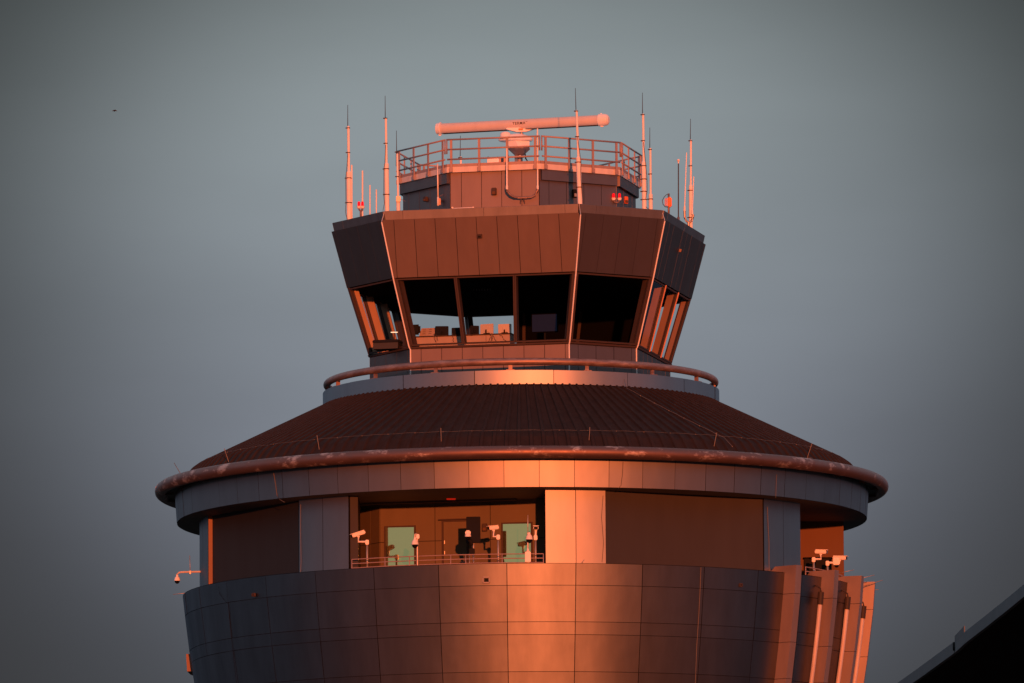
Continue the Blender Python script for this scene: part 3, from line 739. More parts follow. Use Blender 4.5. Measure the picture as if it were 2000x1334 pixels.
# square bracket box on the far left of the drum
zc0, zc1 = P(371, 1310, -.4).z, P(371, 1276, -.4).z
mb = MB(); r0, r1 = Rd(22)-.25, Rd(22)+.17
mb.hexa([cyl(rad(t), r, zc0) for t, r in ((-89, r0), (-89, r1), (-96, r1), (-103, r1), (-103, r0))], [cyl(rad(t), r+.03, zc1) for t, r in ((-89, r0), (-89, r1), (-96, r1), (-103, r1), (-103, r0))])
mb.build('drum_bracket', 'ret', T)

# balcony rail -------------------------------------------------------------------
def balrail(angs, label, R=RM+.08, zt=None, zb=None):
    zt = zt or P(900, 1084, -9.3).z; zb = zb or P(900, 1101, -9.3).z
    o = thing('balcony_railing', cyl((rad(angs[0])+rad(angs[-1]))/2, R, zb), label, 'railing')
    pts = [cyl(rad(a), R, 0) for a in angs]; mb = MB()
    for z in (zt, (zt+zb)/2, zb): mb.tube([q+Vector((0, 0, z)) for q in pts], .014, 8)
    mb.build('rail', 'rail', o)
    for i, a in enumerate(angs):
        mb = MB(); mb.tube([cyl(rad(a), R, FLOOR), cyl(rad(a), R, zt)], .014, 8); mb.build('post', 'rail', o)
balrail([-30.4, -24, -19.5, -12.2, -9.6, -3.4, 1.0, 3.6], 'thin three bar railing along the front balcony under the cameras')
balrail([58.5, 62, 66, 70, 76, 82, 88, 92], 'thin three bar railing at the right hand balcony beside the fins')

# ================================================================== CCTV CAMERAS
GC = 'security cameras round the balcony'
def aim(d):
    d = Vector(d).normalized(); u = d.cross(Vector((0, 0, 1))).normalized(); w_ = u.cross(d)
    return Matrix((u, d, w_)).transposed()          # local y = viewing direction
def bullet(px, Yd, pole, head, d, label, L_=.36, arm=None, polebot=None, hw=.12):
    """pole (x, ytop); head (x,y) pixel of housing centre; d direction it looks"""
    q0 = P(pole[0], pole[1], Yd); hc = P(head[0], head[1], Yd); base = Vector((q0.x, q0.y, FLOOR))
    o = thing('security_camera', base, label, 'security camera', GC)
    mb = MB(); mb.tube([base, q0], .030, 10); mb.build('pole', 'galv', o)
    el = Vector((hc.x, hc.y, q0.z-.03)) if abs(q0.x-hc.x) > .04 else q0
    mb = MB(); mb.tube([q0-Vector((0, 0, .03)), el, hc-Vector((0, 0, .06))], .033, 10); mb.bevelbox(q0-Vector((0, .02, .05)), .1, .1, .14, .015); mb.bevelbox(hc-Vector((0, 0, .075)), .07, .07, .04, .01)
    mb.build('bracket', 'white', o)
    m3 = aim(d); mb = MB()
    mb.bevelbox(hc, hw, L_, .10, .02, m3); mb.bevelbox(hc+m3 @ Vector((0, .03, .058)), hw*1.18, L_*1.06, .016, .004, m3)
    hs_ = mb.build('housing', 'white', o)
    mb = MB(); mb.bevelbox(hc+m3 @ Vector((0, L_/2+.008, 0)), hw*.8, .03, .075, .008, m3); mb.build('lens', 'dome', hs_)
    return o
def domecam(x, ytop, Yd, label, poles=None, arm=None, s=1.):
    """bell shaped housing with a smoked dome; (x,ytop) is the top of the bell"""
    q = P(x, ytop, Yd); base = Vector((q.x, q.y, FLOOR)) if poles is None else poles[0]
    o = thing('dome_camera', base, label, 'security camera', GC)
    mb = MB(); mb.lathe([(.001, 0), (.035*s, 0), (.04*s, -.05*s), (.085*s, -.10*s), (.10*s, -.17*s), (.105*s, -.20*s), (.08*s, -.205*s), (.001, -.205*s)], q, 20); hb = mb.build('housing', 'white', o)
    mb = MB(); mb.lathe([(.09*s*math.cos(t), -.20*s-.105*s*math.sin(t)) for t in [k*PI/2/6 for k in range(6)]]+[(.001, -.305*s)], q, 20); mb.build('dome', 'dome', hb)
    if poles:
        mb = MB(); mb.tube(poles, .028, 10); mb.build('pole', 'galv' if arm is None else arm, o)
    return o, q
Yc = -8.55
bullet(717, -8.0, (717, 1056), (700, 1043), (-.92, -.25, -.32), 'white box camera on a pole at the left end of the front balcony, facing down', L_=.40)
q = P(815, 1047, -9.1); t_ = P(811, 1043, -9.1); hb_ = P(811, 1050, -9.1)
o, _ = domecam(810.5, 1050, -9.1, 'white dome camera hanging from a hooked pole in front of the left green window', [Vector((P(815, 1047, -9.1).x, -9.1, FLOOR)), P(815, 1050, -9.1), P(814.5, 1044, -9.1), P(812.5, 1041.5, -9.1), P(810.5, 1044, -9.1), P(810.5, 1051, -9.1)])
mb = MB(); mb.bevelbox(P(816, 1048, -9.15), .09, .1, .13, .015); mb.build('junction_box', 'white', o)
# flat panel aerial with its stand
q = P(924.5, 1035, -8.6); o = thing('panel_antenna', (q.x, q.y, FLOOR), 'flat dark panel antenna standing on the balcony in front of the door', 'antenna')
m3 = Matrix.Rotation(rad(-4), 3, 'Z'); mb = MB(); mb.bevelbox(q, .40, .06, .75, .012, m3); mb.build('panel', 'screen', o)
mb = MB(); mb.tube([(q.x, q.y+.07, FLOOR), (q.x, q.y+.07, q.z+.2)], .03, 10); mb.box(q+Vector((0, .045, .1)), .12, .06, .06); mb.build('pole', 'galv', o)
o, q = domecam(914, 1036.5, -9.1, 'white and black dome camera just in front of the flat dark panel', s=.86)
mb = MB(); mb.bevelbox(P(914, 1042, -9.08), .15, .13, .17, .03); mb.build('cover', 'white', o)
mb = MB(); mb.tube([P(915, 1052, -9.0), P(919, 1058, -9.0), P(921, 1066, -9.0)], .06, 10); mb.tube([P(921, 1066, -9.0), P(921.5, 1072, -9.0)], .035, 10); mb.bevelbox(P(922, 1077, -9.0), .16, .13, .17, .02); mb.build('mount', 'black', o)
mb = MB()
for x in (917, 925): mb.tube([P(x, 1081, -9.0), Vector((P(x, 1081, -9.0).x, -9.0, FLOOR))], .012, 8)
mb.build('stand', 'galv', o)
o = bullet(973, -9.0, (973, 1046), (964, 1031), (-.9, -.4, -.12), 'white box camera on a pole left of the right green window, looking left', L_=.30)
# combined dome and white cabinet
q = P(1031, 1100, -9.45); o, dq = domecam(1033.5, 1040, -9.45, 'white dome camera above a small white cabinet at the right end of the front balcony', [Vector((q.x, q.y, FLOOR)), P(1031, 1080, -9.45), P(1031, 1041, -9.45), P(1033.5, 1039, -9.45), P(1033.5, 1042, -9.45)])
mb = MB(); mb.bevelbox(P(1031, 1088, -9.5), .16, .12, .30, .015); mb.tube([P(1031, 1079, -9.5), P(1031, 1071, -9.5)], [.05, .025], 10); mb.build('cabinet', 'white', o)
mb = MB(); mb.tube([P(1031, 1041, -9.45), P(1031, 1006, -9.45)], .011, 6); mb.build('whip', 'wire', o)
bullet(1046, -9.1, (1046, 1047), (1046.5, 1031), (.02, -1, -.1), 'white box camera facing outward beside the bright pillar', L_=.34, hw=.14)
# right hand balcony
bullet(1589, -4.0, (1589, 1090), (1603, 1078), (.97, -.2, -.05), 'orange lit box camera in the right opening, on the left pole', L_=.34)
o = bullet(1616, -3.6, (1616, 1097), (1640, 1090), (.95, -.3, -.05), 'box camera with dark dome under it, at the edge of the right opening', L_=.40)
q = P(1633, 1093, -3.55)
mb = MB(); mb.bevelbox(P(1633, 1097, -3.6), .19, .16, .20, .02); hb = mb.build('lower_housing', 'white', o)
mb = MB(); mb.lathe([(.07*math.cos(t), -.07*math.sin(t)) for t in [k*PI/2/5 for k in range(5)]]+[(.001, -.07)], P(1634, 1104, -3.6), 16); mb.build('dome', 'dome', hb)
# equipment cabinets behind them
q = P(1597, 1112, -2.6); o = thing('equipment_cabinet', (q.x, q.y, FLOOR), 'black equipment cabinet in the right opening behind the cameras', 'cabinet')
zt_ = P(1597, 1092, -2.6).z; mb = MB(); mb.bevelbox(((q.x), q.y, (zt_+FLOOR)/2), .80, .4, zt_-FLOOR, .02); mb.build('body', 'black', o)
mb = MB(); mb.bevelbox((q.x, q.y, zt_+.02), .86, .44, .03, .01); mb.build('lid', 'seam', o)
# camera on an outrigger to the left
Yl = -1.2; zf_ = P(391, 1117, Yl)
o, q = domecam(346, 1123, Yl, 'dome camera hanging from a curved outrigger arm at the far left', [P(394, 1116.5, Yl), P(371, 1117, Yl), P(353, 1117.5, Yl), P(348.5, 1119, Yl), P(346, 1122, Yl), P(346, 1126, Yl)], arm='tubewhite', s=.85)
mb = MB(); mb.tube([P(371.5, 1122, Yl), P(370.5, 1085, Yl)], .010, 6); mb.bevelbox(P(371.5, 1118, Yl), .05, .06, .10, .01); mb.build('whip', 'galv', o)

# ================================================================== CAB INTERIOR
def inw(x, y, inn=.95):
    """point inside the cab, inn behind the front windows"""
    Yd = -4.
    for _ in range(5):
        q = P(x, y, Yd); v = -(A_*S3)+inn; Yd = (v*cs-q.x*sn/cs*1)+0 if False else (v-q.x*sn)/cs
    return P(x, y, Yd)
rot = Matrix.Rotation(-PH, 3, 'Z')
a_, b2 = inw(803, 660), inw(998, 650)
zt_ = inw(900, 655).z; c = (a_+b2)/2; wl = (b2-a_).length
o = thing('console_desk', (c.x, c.y, Z3-.025), 'long pale console desk with cables along the front cab windows', 'desk')
mb = MB(); zb_ = Z3-.02; hh = inw(900, 655).z-zb_
ztop = inw(850, 658).z
for i in range(4):
    u = -wl/2+wl*(i+.5)/4; mb.box(Vector((c.x, c.y, (zb_+ztop)/2))+rot @ Vector((u, .25, 0)), wl/4-.012, .5, ztop-zb_, mtx=rot)
mb.build('front_panel', 'desk', o)
mb = MB(); mb.bevelbox(Vector((c.x, c.y, ztop+.02))+rot @ Vector((0, .25, 0)), wl+.06, .58, .03, .008, rot); mb.build('desktop', 'frame', o)
def monitor(x0, x1, y0, y1, label, mat_, inn=1.0, tilt=0., cat='monitor'):
    c_ = inw((x0+x1)/2, (y0+y1)/2, inn); w_ = (x1-x0)*K; h_ = (y1-y0)*K
    m3 = rot @ Matrix.Rotation(tilt, 3, 'Z')
    o = thing('monitor', (c_.x, c_.y, ztop+.036), label, cat, 'monitors on the cab desks')
    mb = MB(); mb.bevelbox(c_+Vector((0, 0, 0)), w_, .05, h_, .012, m3); mb.bevelbox(c_+m3 @ Vector((0, -.035, 0)), w_*.35, .035, h_*.4, .01, m3); mb.build('case', mat_, o)
    mb = MB(); base = Vector((c_.x, c_.y, ztop+.036)); mb.tube([base+m3 @ Vector((0, -.06, 0)), c_+m3 @ Vector((0, -.06, 0))], .02, 8); mb.bevelbox(base+Vector((0, -.06, .01)), .18, .12, .02, .005, m3); mb.build('stand', 'black', o)
monitor(850, 876, 637, 657, 'black monitor in the middle of the left cab window', 'screen', tilt=.25)
monitor(882, 902, 640, 656, 'dark monitor partly behind the first cab mullion', 'screen')
monitor(937, 965, 633, 655, 'pale backed monitor in the second cab window, left of its twin', 'screenback', tilt=-.25)
monitor(973, 999, 633, 655, 'pale backed monitor at the right edge of the second cab window', 'screenback')
monitor(918, 936, 636, 656, 'black monitor with a silver arm beside the pale monitors', 'screen', tilt=.6)
c_ = inw(834, 650, 1.05); o = thing('slope_console', (c_.x, c_.y, ztop+.036), 'tan sloping console panel left of the black monitor', 'console')
mb = MB(); q = [(-.24, 0, 0), (.22, 0, 0), (.22, .35, 0), (-.24, .35, 0)]; t4 = [(-.19, .12, .25), (.22, .12, .25), (.22, .25, .25), (-.19, .25, .25)]
bs = Vector((c_.x, c_.y-.05, ztop+.036)); mb.hexa([bs+rot @ Vector(v) for v in q], [bs+rot @ Vector(v) for v in t4]); mb.build('casing', 'desk', o)
mb = MB()
for du in (-.1, .08):
    for dz in (.07, .13, .19): mb.box(bs+rot @ Vector((du, .015+dz*.48-.01, dz)), .09, .01, .025, mtx=rot)
mb.build('speaker_slot', 'frame', o)
c_ = inw(810, 645, .85); o = thing('office_chair', (c_.x, c_.y, Z3-.02), 'dark rounded chair back at the left end of the desk', 'chair')
mb = MB(); mb.bevelbox(Vector((c_.x, c_.y, inw(810, 644, .85).z)), .34, .12, .30, .05, rot); mb.build('backrest', 'black', o)
mb = MB(); mb.bevelbox(Vector((c_.x, c_.y+.2, Z3+.12)), .36, .36, .07, .03, rot); mb.build('seat', 'black', o)
mb = MB(); mb.tube([(c_.x, c_.y+.2, Z3-.02), (c_.x, c_.y+.2, Z3+.1)], .03, 8); mb.tube([(c_.x, c_.y+.05, Z3+.1), (c_.x, c_.y+.02, Z3+.3)], .025, 8); mb.build('base', 'black', o)
c_ = inw(798, 634, .9); o = thing('desk_lamp', (c_.x, c_.y, Z3-.02), 'small pink lit shade at the left edge of the front cab window', 'lamp')
mb = MB(); mb.lathe([(.03, .07), (.07, .05), (.10, -.02), (.10, -.09), (.085, -.09)], c_, 16); mb.build('shade', 'white', o)
mb = MB(); mb.tube([(c_.x, c_.y, Z3-.02), c_+Vector((0, 0, .03))], .015, 8); mb.build('stem', 'white', o)
q = P(1064, 631, -1.2); o = thing('reflection_panel', (q.x, q.y, Z3-.02), 'added dim blue panel standing in for a reflection in the third cab window', 'screen')  # added panel, its glow imitates a blue pane reflection
mb = MB(); mb.bevelbox(q, .80, .05, .56, .015, rot); mb.build('casing', 'dark', o)
mb = MB(); mb.box(q+rot @ Vector((0, -.03, 0)), .74, .012, .50, mtx=rot); mb.build('glow_face', 'bluereflect', o)
mb = MB(); mb.tube([(q.x, q.y+.05, Z3-.02), (q.x, q.y+.05, q.z)], .03, 8); mb.build('stand', 'black', o)
# tangled cables on the desk front
mb = MB()
for x0, x1 in ((848, 850), (851, 856), (884, 886), (957, 962), (960, 955), (962, 970), (975, 990), (965, 958)):
    y0 = 652; pts = []
    for i in range(7):
        t = i/6; pts.append(inw(x0+(x1-x0)*t+random.uniform(-1.2, 1.2), y0+15*t+1.5*math.sin(t*9+x0), .92))
    mb.tube(pts, .007, 6)
tag(mb.build('desk_cables', 'cable'), 'tangle of black cables hanging over the front of the console desk', 'cables')
# side desk seen through the left chamfer window
c_ = P(757, 672, -2.9); o = thing('side_desk', (c_.x, c_.y, Z3-.02), 'dark side desk behind the left corner window of the cab', 'desk')
m3 = Matrix.Rotation(-rad(58)*0-.25, 3, 'Z'); zt2 = c_.z+.02
mb = MB(); mb.box((c_.x, c_.y+.2, (Z3+zt2)/2), .75, .5, zt2-Z3+.03, mtx=m3); mb.build('body', 'infill', o)
mb = MB(); mb.bevelbox((c_.x, c_.y+.2, zt2+.06), .78, .54, .09, .02, m3); mb.build('desktop', 'screen', o)
q = P(770, 649, -2.7); o = thing('task_light', q, 'small glowing tube light on the dark side desk behind the left corner window', 'lamp')
mb = MB(); mb.tube([q-Vector((.10, 0, 0)), q+Vector((.10, 0, 0))], .014, 8); mb.build('tube', 'tube', o)
mb = MB(); mb.tube([q+Vector((0, .02, -.0)), Vector((q.x, q.y+.02, zt2+.1))], .012, 6); mb.build('stem', 'black', o)
# ceiling light grille
q = P(942, 548, -1.5); o = thing('ceiling_lamp', q, 'faint slatted lamp under the dark cab ceiling', 'lamp')
mb = MB()
for i in range(7): mb.box((q.x-.25+i*.08, q.y, Z2-.07), .012, .25, .03)
mb.build('louvre', 'galv', o)

# ================================================================== RADAR
ce = P(1014, 262, 0)
rd_ = thing('surface_radar', (ce.x, 0, ZQ1), 'long white tubular radar antenna on a tapered gearbox above the top platform', 'radar')
e0, e1 = P(856, 251.5, .85), P(1183, 234, -.85)
ax = (e1-e0).normalized()
mb = MB(); mb.tube([e0, e1], .155, 20); bar = mb.build('antenna_bar', 'radar', rd_)
mb = MB(); mb.tube([e0-ax*.05, e0-ax*.04, e0+ax*.03, e0+ax*.08, e0+ax*.09], [.12, .165, .175, .195, .19], 20); mb.bevelbox(e0+ax*.05-Vector((0, 0, .19)), .07, .07, .05, .01); mb.build('end_cap', 'white', bar)
mb = MB(); mb.tube([e1-ax*.22, e1-ax*.2, e1-ax*.02, e1+ax*.06, e1+ax*.10], [.16, .185, .18, .15, .09], 20); mb.bevelbox(e1-ax*.12-Vector((0, 0, .185)), .09, .07, .04, .01); mb.bevelbox(e1-ax*.14+Vector((0, 0, .185)), .05, .05, .03, .01); mb.build('end_cap', 'white', bar)
# underside slot strip
nrm = ax.cross(Vector((0, 0, 1))).normalized()
mb = MB(); m3 = Matrix((ax, -nrm if nrm.y > 0 else nrm, Vector((0, 0, 1)))).transposed(); mb.box((e0+e1)/2-Vector((0, 0, .15)), (e1-e0).length-.3, .10, .03, mtx=Matrix((ax, ax.cross(Vector((0, 0, 1))).normalized()*-1, ax.cross(ax.cross(Vector((0, 0, 1))).normalized())*-1)).transposed()); mb.build('slot_strip', 'black', bar)
# lettering
cu = bpy.data.curves.new('lettering', 'FONT'); cu.body = 'TERMA'; cu.size = .115*SC; cu.extrude = .002; cu.align_x = 'CENTER'; cu.align_y = 'CENTER'; cu.space_character = 1.15; cu.offset = .0015
to = bpy.data.objects.new('tmp', cu); C.objects.link(to); bpy.context.view_layer.update()
me = bpy.data.meshes.new_from_object(to.evaluated_get(bpy.context.evaluated_depsgraph_get())); bpy.data.objects.remove(to)
lo_ = bpy.data.objects.new('lettering', me); C.objects.link(lo_); me.materials.clear(); me.materials.append(M['ink'])
mid = P(1016.5, 240, 0); s_ = (mid-e0).dot(ax); cax = e0+ax*s_
fw = (CAM-cax); fw = (fw-ax*fw.dot(ax)).normalized(); fw = (fw+Vector((0, 0, .22))).normalized(); fw = (fw-ax*fw.dot(ax)).normalized()
upv = fw.cross(ax); m4 = Matrix((ax, upv, fw)).transposed()
for v in me.vertices: v.co = m4 @ v.co+(cax+fw*.158)*SC-rd_.location
lo_.parent = bar
cu = bpy.data.curves.new('trademark', 'FONT'); cu.body = 'TM'; cu.size = .035*SC; cu.extrude = .002; cu.align_x = 'LEFT'
to = bpy.data.objects.new('tmp', cu); C.objects.link(to); bpy.context.view_layer.update()
me2 = bpy.data.meshes.new_from_object(to.evaluated_get(bpy.context.evaluated_depsgraph_get())); bpy.data.objects.remove(to)
lo2 = bpy.data.objects.new('trademark_lettering', me2); C.objects.link(lo2); me2.materials.clear(); me2.materials.append(M['ink'])
for v in me2.vertices: v.co = m4 @ v.co+(cax+fw*.158+ax*.21+upv*.025)*SC-rd_.location
lo2.parent = bar
# yoke
k0, k1, k2, k3 = P(989, 253, 0), P(1048, 250.5, 0), P(1029, 257.5, 0), P(1010, 258.5, 0)
dy = Vector((0, .09, 0)); up3 = Vector((0, 0, .035))
mb = MB(); mb.hexa([k0-dy+up3, k1-dy+up3, k1-dy, k2-dy, k3-dy, k0-dy], [k0+dy+up3, k1+dy+up3, k1+dy, k2+dy, k3+dy, k0+dy]); mb.build('yoke', 'white', rd_)
mb = MB(); mb.bevelbox(P(1017, 253.5, 0)-Vector((0, .10, 0)), .13, .02, .05, .004); mb.build('yoke_label', 'orange', rd_)
ca = P(1018.5, 262, 0)
mb = MB(); mb.lathe([(.001, .12), (.03, .12), (.03, .03), (.06, .02), (.06, -.02), (.001, -.02)], ca, 16); mb.build('rotor_neck', 'galv', rd_)
# flattened gearbox cover: rounded slab, dome motor at its left
zc = P(1010, 270, 0)
mb = MB()
def stad(cx, z, hx, hy, n=24): return [Vector((cx+hx*math.cos(2*PI*i/n)*1.0, hy*math.sin(2*PI*i/n), z)) for i in range(n)]
def stack(mb, rings, smooth=True):
    V = [[mb.bm.verts.new(q) for q in r] for r in rings]; n = len(V[0])
    for i in range(len(V)-1):
        for k in range(n): mb.face([V[i][k], V[i][(k+1) % n], V[i+1][(k+1) % n], V[i+1][k]], smooth)
    mb.face(V[0][::-1]); mb.face(V[-1])
xl, xr = P(973, 270, 0).x, P(1041, 270, 0).x; cx = (xl+xr)/2; hx = (xr-xl)/2
zt0, zb0 = P(1010, 262.5, 0).z, P(1010, 277, 0).z
stack(mb, [stad(cx+.03, zt0, hx*.35, .16), stad(cx+.02, zt0-.05, hx*.75, .27), stad(cx, zt0-.12, hx*.98, .33), stad(cx, zt0-.165, hx, .34), stad(cx, zb0+.02, hx*.94, .32), stad(cx, zb0, hx*.7, .25)]); mb.build('gearbox_cover', 'white', rd_)
mb = MB(); mc = P(987, 266, 0); mb.lathe([(.001, .10), (.08, .095), (.14, .06), (.16, 0), (.16, -.09), (.15, -.10)], mc-Vector((0, .22, .0)), 20); mb.build('motor_dome', 'white', rd_)
# tapered box
def rect(cx, z, hx, hy): return [Vector((cx-hx, -hy, z)), Vector((cx+hx, -hy, z)), Vector((cx+hx, hy, z)), Vector((cx-hx, hy, z))]
zz0, zz1 = P(1012, 277, 0).z, P(1012, 289, 0).z
mb = MB(); mb.hexa([P(995, 289, 0)+Vector((0, -.14, 0)), P(1012, 289, 0)+Vector((0, -.3, 0)), P(1034, 288, 0)+Vector((0, -.14, 0)), P(1034, 288, 0)+Vector((0, .2, 0)), P(995, 289, 0)+Vector((0, .2, 0))],
               [P(989, 277, 0)+Vector((0, -.14, 0)), P(1007, 277, 0)+Vector((0, -.3, 0)), P(1034, 277, 0)+Vector((0, -.14, 0)), P(1034, 277, 0)+Vector((0, .2, 0)), P(989, 277, 0)+Vector((0, .2, 0))]); mb.build('gearbox', 'white', rd_)
pc = P(1014, 290, 0); z4 = P(1014, 303, 0).z; z5 = ZQ1
mb = MB(); mb.lathe([(.001, pc.z), (.32, pc.z), (.32, pc.z-.03), (.14, z4), (.10, z4-.02), (.10, z5+.05), (.2, z5+.04), (.2, z5), (.001, z5)], (pc.x, 0, 0), 16, smooth=False)
mb.build('pedestal', 'pipe2', rd_)
mb = MB()
for i in range(8):
    a = 2*PI*i/8+.2; mb.box((pc.x+.125*math.sin(a), -.125*math.cos(a), z4-.05), .05, .03, .06, mtx=Matrix.Rotation(a, 3, 'Z'))
mb.tube([(pc.x-.12, -.1, z4), (pc.x-.12, -.1, z5)], .018, 8); mb.tube([(pc.x-.07, -.12, z4), (pc.x-.07, -.12, z5)], .018, 8); mb.build('bolts', 'galv', rd_)
mb = MB(); mb.tube([(pc.x+.17, 0, z4+.05), (pc.x+.19, 0, z4-.1), (pc.x+.27, 0, z4-.22), (pc.x+.34, 0, z4-.34), (pc.x+.4, 0, z5)], .022, 8); mb.build('cable', 'cable', rd_)
# white box and grey box on the platform
q = P(963, 316, -2.2); o = thing('junction_box', (q.x, q.y, ZQ1), 'cream white box on the platform, left of the radar pedestal', 'box')
mb = MB(); mb.bevelbox((q.x, q.y, P(963, 316.5, -2.2).z), .33, .2, .22, .02); bd = mb.build('body', 'white', o)
mb = MB()
for dx in (-.14, .14): mb.tube([(q.x+dx, q.y, P(963, 312, -2.2).z), (q.x+dx, q.y, P(963, 306, -2.2).z)], .018, 8)
mb.tube([(q.x, q.y, ZQ1), (q.x, q.y, P(963, 321, -2.2).z)], .03, 8); mb.build('clamp', 'black', o)
q = P(984, 315, -1.9); o = thing('junction_box', (q.x, q.y, ZQ1), 'dull grey pink box on the platform beside the cream box', 'box')
mb = MB(); mb.bevelbox((q.x, q.y, q.z-.05), .28, .3, .3, .02); mb.build('body', 'pipe2', o)
mb = MB(); mb.bevelbox((q.x+.13, q.y, q.z-.02), .05, .32, .34, .01); mb.build('lid', 'black', o)

# ================================================================== MASTS ON THE CAB ROOF
GA = 'radio masts round the cab roof'
RZ = ZP1-.03
def mast(xb, yb, segs, whip, label, xt=None, Yd=None, clamps=(), cable=None, inset_=.35, zb=None):
    """segs: list of (ytop, radius px); whip: ytop or None; xb/xt pixel columns at base/top"""
    xt = xb if xt is None else xt
    if Yd is None: Yd = front_y(xb, yb, A_*.985, H_*.985, inset_)
    ytop = whip if whip else segs[-1][0]
    def at(y, dx=0): t = (yb-y)/(yb-ytop); return P(xb+(xt-xb)*t+dx, y, Yd)
    q = at(yb); zb = RZ if zb is None else zb
    base = Vector((q.x, q.y, zb)); o = thing('radio_mast', base, label, 'antenna', GA)
    lo = base
    for i, (y, r) in enumerate(segs):
        hi = at(y); mb = MB(); rr_ = r*K
        mb.tube([lo, hi-Vector((0, 0, rr_*.5)), hi], [rr_, rr_, rr_*.6], 12); mb.build('mast_tube', 'white', o); lo = hi
    if whip:
        mb = MB(); mb.tube([at(segs[-1][0]+4, -1.2), at(whip, -.8)], [.012, .007], 6); mb.build('whip', 'cable', o)
    for y in clamps:
        r = next((r for yy, r in segs if y >= yy), segs[-1][1]); mb = MB()
        c_ = at(y); mb.lathe([(r*K+.001, -.012), (r*K+.012, -.012), (r*K+.012, .012), (r*K+.001, .012)], c_, 12); mb.bevelbox(c_-Vector((r*K+.02, 0, 0)), .05, .04, .03, .005); mb.build('clamp', 'frame', o)
    if cable:
        mb = MB(); mb.tube([at(y, dx)-Vector((0, .05+0*abs(dx), 0)) for y, dx in cable], .008, 6); mb.build('cable', 'cable', o)
    return o
mast(682, 428, [(334, 5), (246, 2.6)], 205, 'tall stepped white mast at the left corner of the cab roof', xt=680, clamps=(250, 298, 348, 396), cable=[(300, -1), (330, -4), (348, -6), (396, -6), (415, -7), (424, -5), (432, -2)])
mast(687, 426, [(322, 1.6)], None, 'thin white rod close behind the tall left corner mast', inset_=.6)
mast(708, 420, [(333, 1.6)], None, 'thin white rod rising behind the twin red light', inset_=.6)
mast(722.5, 418, [(361, 1.3)], None, 'short thin white rod, left one of the pair before the second mast', inset_=.7)
mast(735, 415, [(370, 1.3)], None, 'shortest thin white rod, next to the second tall mast', inset_=.7)
mast(756, 413, [(318, 4.6), (230, 2.3)], 187, 'tall stepped white mast on the left front corner of the cab roof', xt=753, clamps=(231, 280, 330, 380), cable=[(283, -1), (318, -3), (330, -5), (380, -6), (398, -5), (412, -8)])
o = mast(778, 413, [(385, 4), (300, 2)], 255, 'medium white mast with grey box beside the penthouse left wall', xt=775, inset_=.9, clamps=(297, 345))
q = P(778, 389, front_y(778, 413, A_*.985, H_*.985, .9)-.05); mb = MB(); mb.bevelbox(q, .13, .13, .17, .015); mb.tube([q+Vector((.06, 0, 0)), q+Vector((.12, 0, -.02)), q+Vector((.2, .1, -.05))], .008, 6); mb.build('grey_box', 'galv', o)
mast(1133, 400, [(306, 4.6), (215, 2.3)], 172, 'tall leaning white mast in front of the penthouse', xt=1124.5, clamps=(217, 267, 317, 366), cable=[(268, 0), (290, 2), (317, 5), (340, 3), (366, 4), (385, 5), (397, 6)])
mast(1258.5, 410, [(315, 4.6), (222, 2.3)], 181, 'tall stepped white mast, left one of the right hand pair', xt=1255.5, clamps=(224, 275, 324, 350, 374, 390), cable=[(278, 0), (300, 2), (324, 4), (350, 6), (374, 6), (392, 2), (402, 0), (409, 9)])
mast(1271, 411, [(378, 4), (289, 2.1)], 249, 'shorter white mast, right one of the right hand pair', xt=1270, clamps=(292, 340, 389), inset_=.5)
o = mast(1349, 441, [(361, 4), (273, 2.1)], 232, 'tall white mast with forked side rods at the right roof corner', xt=1349.5, clamps=(275, 324, 372, 425), inset_=.25)
Yk = front_y(1349, 441, A_*.985, H_*.985, .25)-.1
mb = MB(); mb.tube([P(1337, 412, Yk), P(1337.5, 425, Yk), P(1341, 432, Yk), P(1346, 435, Yk), P(1351, 431, Yk), P(1353.5, 424, Yk), P(1354, 419, Yk)], .035, 10); mb.tube([P(1345, 434, Yk), P(1345, 446, Yk)], .04, 10); mb.build('fork', 'galv', o)
for (x0, y0, x1, y1) in ((1337, 412, 1341, 298), (1352, 419, 1355, 345)):
    mb = MB(); mb.tube([P(x0, y0, Yk), P(x0, y0-8, Yk), P(x0+.3, y0-10, Yk), P(x1, y1, Yk)], [.035, .03, .018, .014], 10); mb.build('side_rod', 'white', o)
# thin dark pole with ball, and orange lamp
Yk = front_y(1325, 432, A_*.985, H_*.985, .3); q = P(1325, 432, Yk)
o = thing('sensor_pole', (q.x, q.y, RZ), 'thin dark pole with a small white ball top near the right roof corner', 'pole')
mb = MB(); mb.tube([Vector((q.x, q.y, RZ)), P(1325, 420, Yk), P(1325, 314, Yk)], [.03, .018, .016], 8); mb.build('pole', 'cable', o)
mb = MB(); mb.lathe([(.001, .05), (.03, .045), (.045, .01), (.03, -.02), (.02, -.03), (.018, -.08)], P(1325, 314, Yk), 12); mb.build('ball', 'white', o)
mb = MB(); mb.tube([Vector((q.x, q.y, RZ)), P(1325, 424, Yk)], .04, 8); mb.build('socket', 'pipe2', o)
Yk = front_y(1304, 425, A_*.985, H_*.985, .3); q = P(1306, 422, Yk)
o = thing('horn_speaker', (q.x, q.y, RZ), 'orange ribbed box with a looped cable on a short roof post', 'speaker')
mb = MB(); mb.tube([Vector((q.x, q.y, RZ)), P(1306, 378, Yk)], .03, 8); mb.build('post', 'pipe2', o)
mb = MB(); mb.bevelbox(P(1308, 395, Yk-.02), .12, .14, .30, .03)
for i in range(4): mb.bevelbox(P(1303-i*1.4, 395, Yk-.02), .012, .15, .25-.01*i, .004)
mb.build('body', 'orange', o)
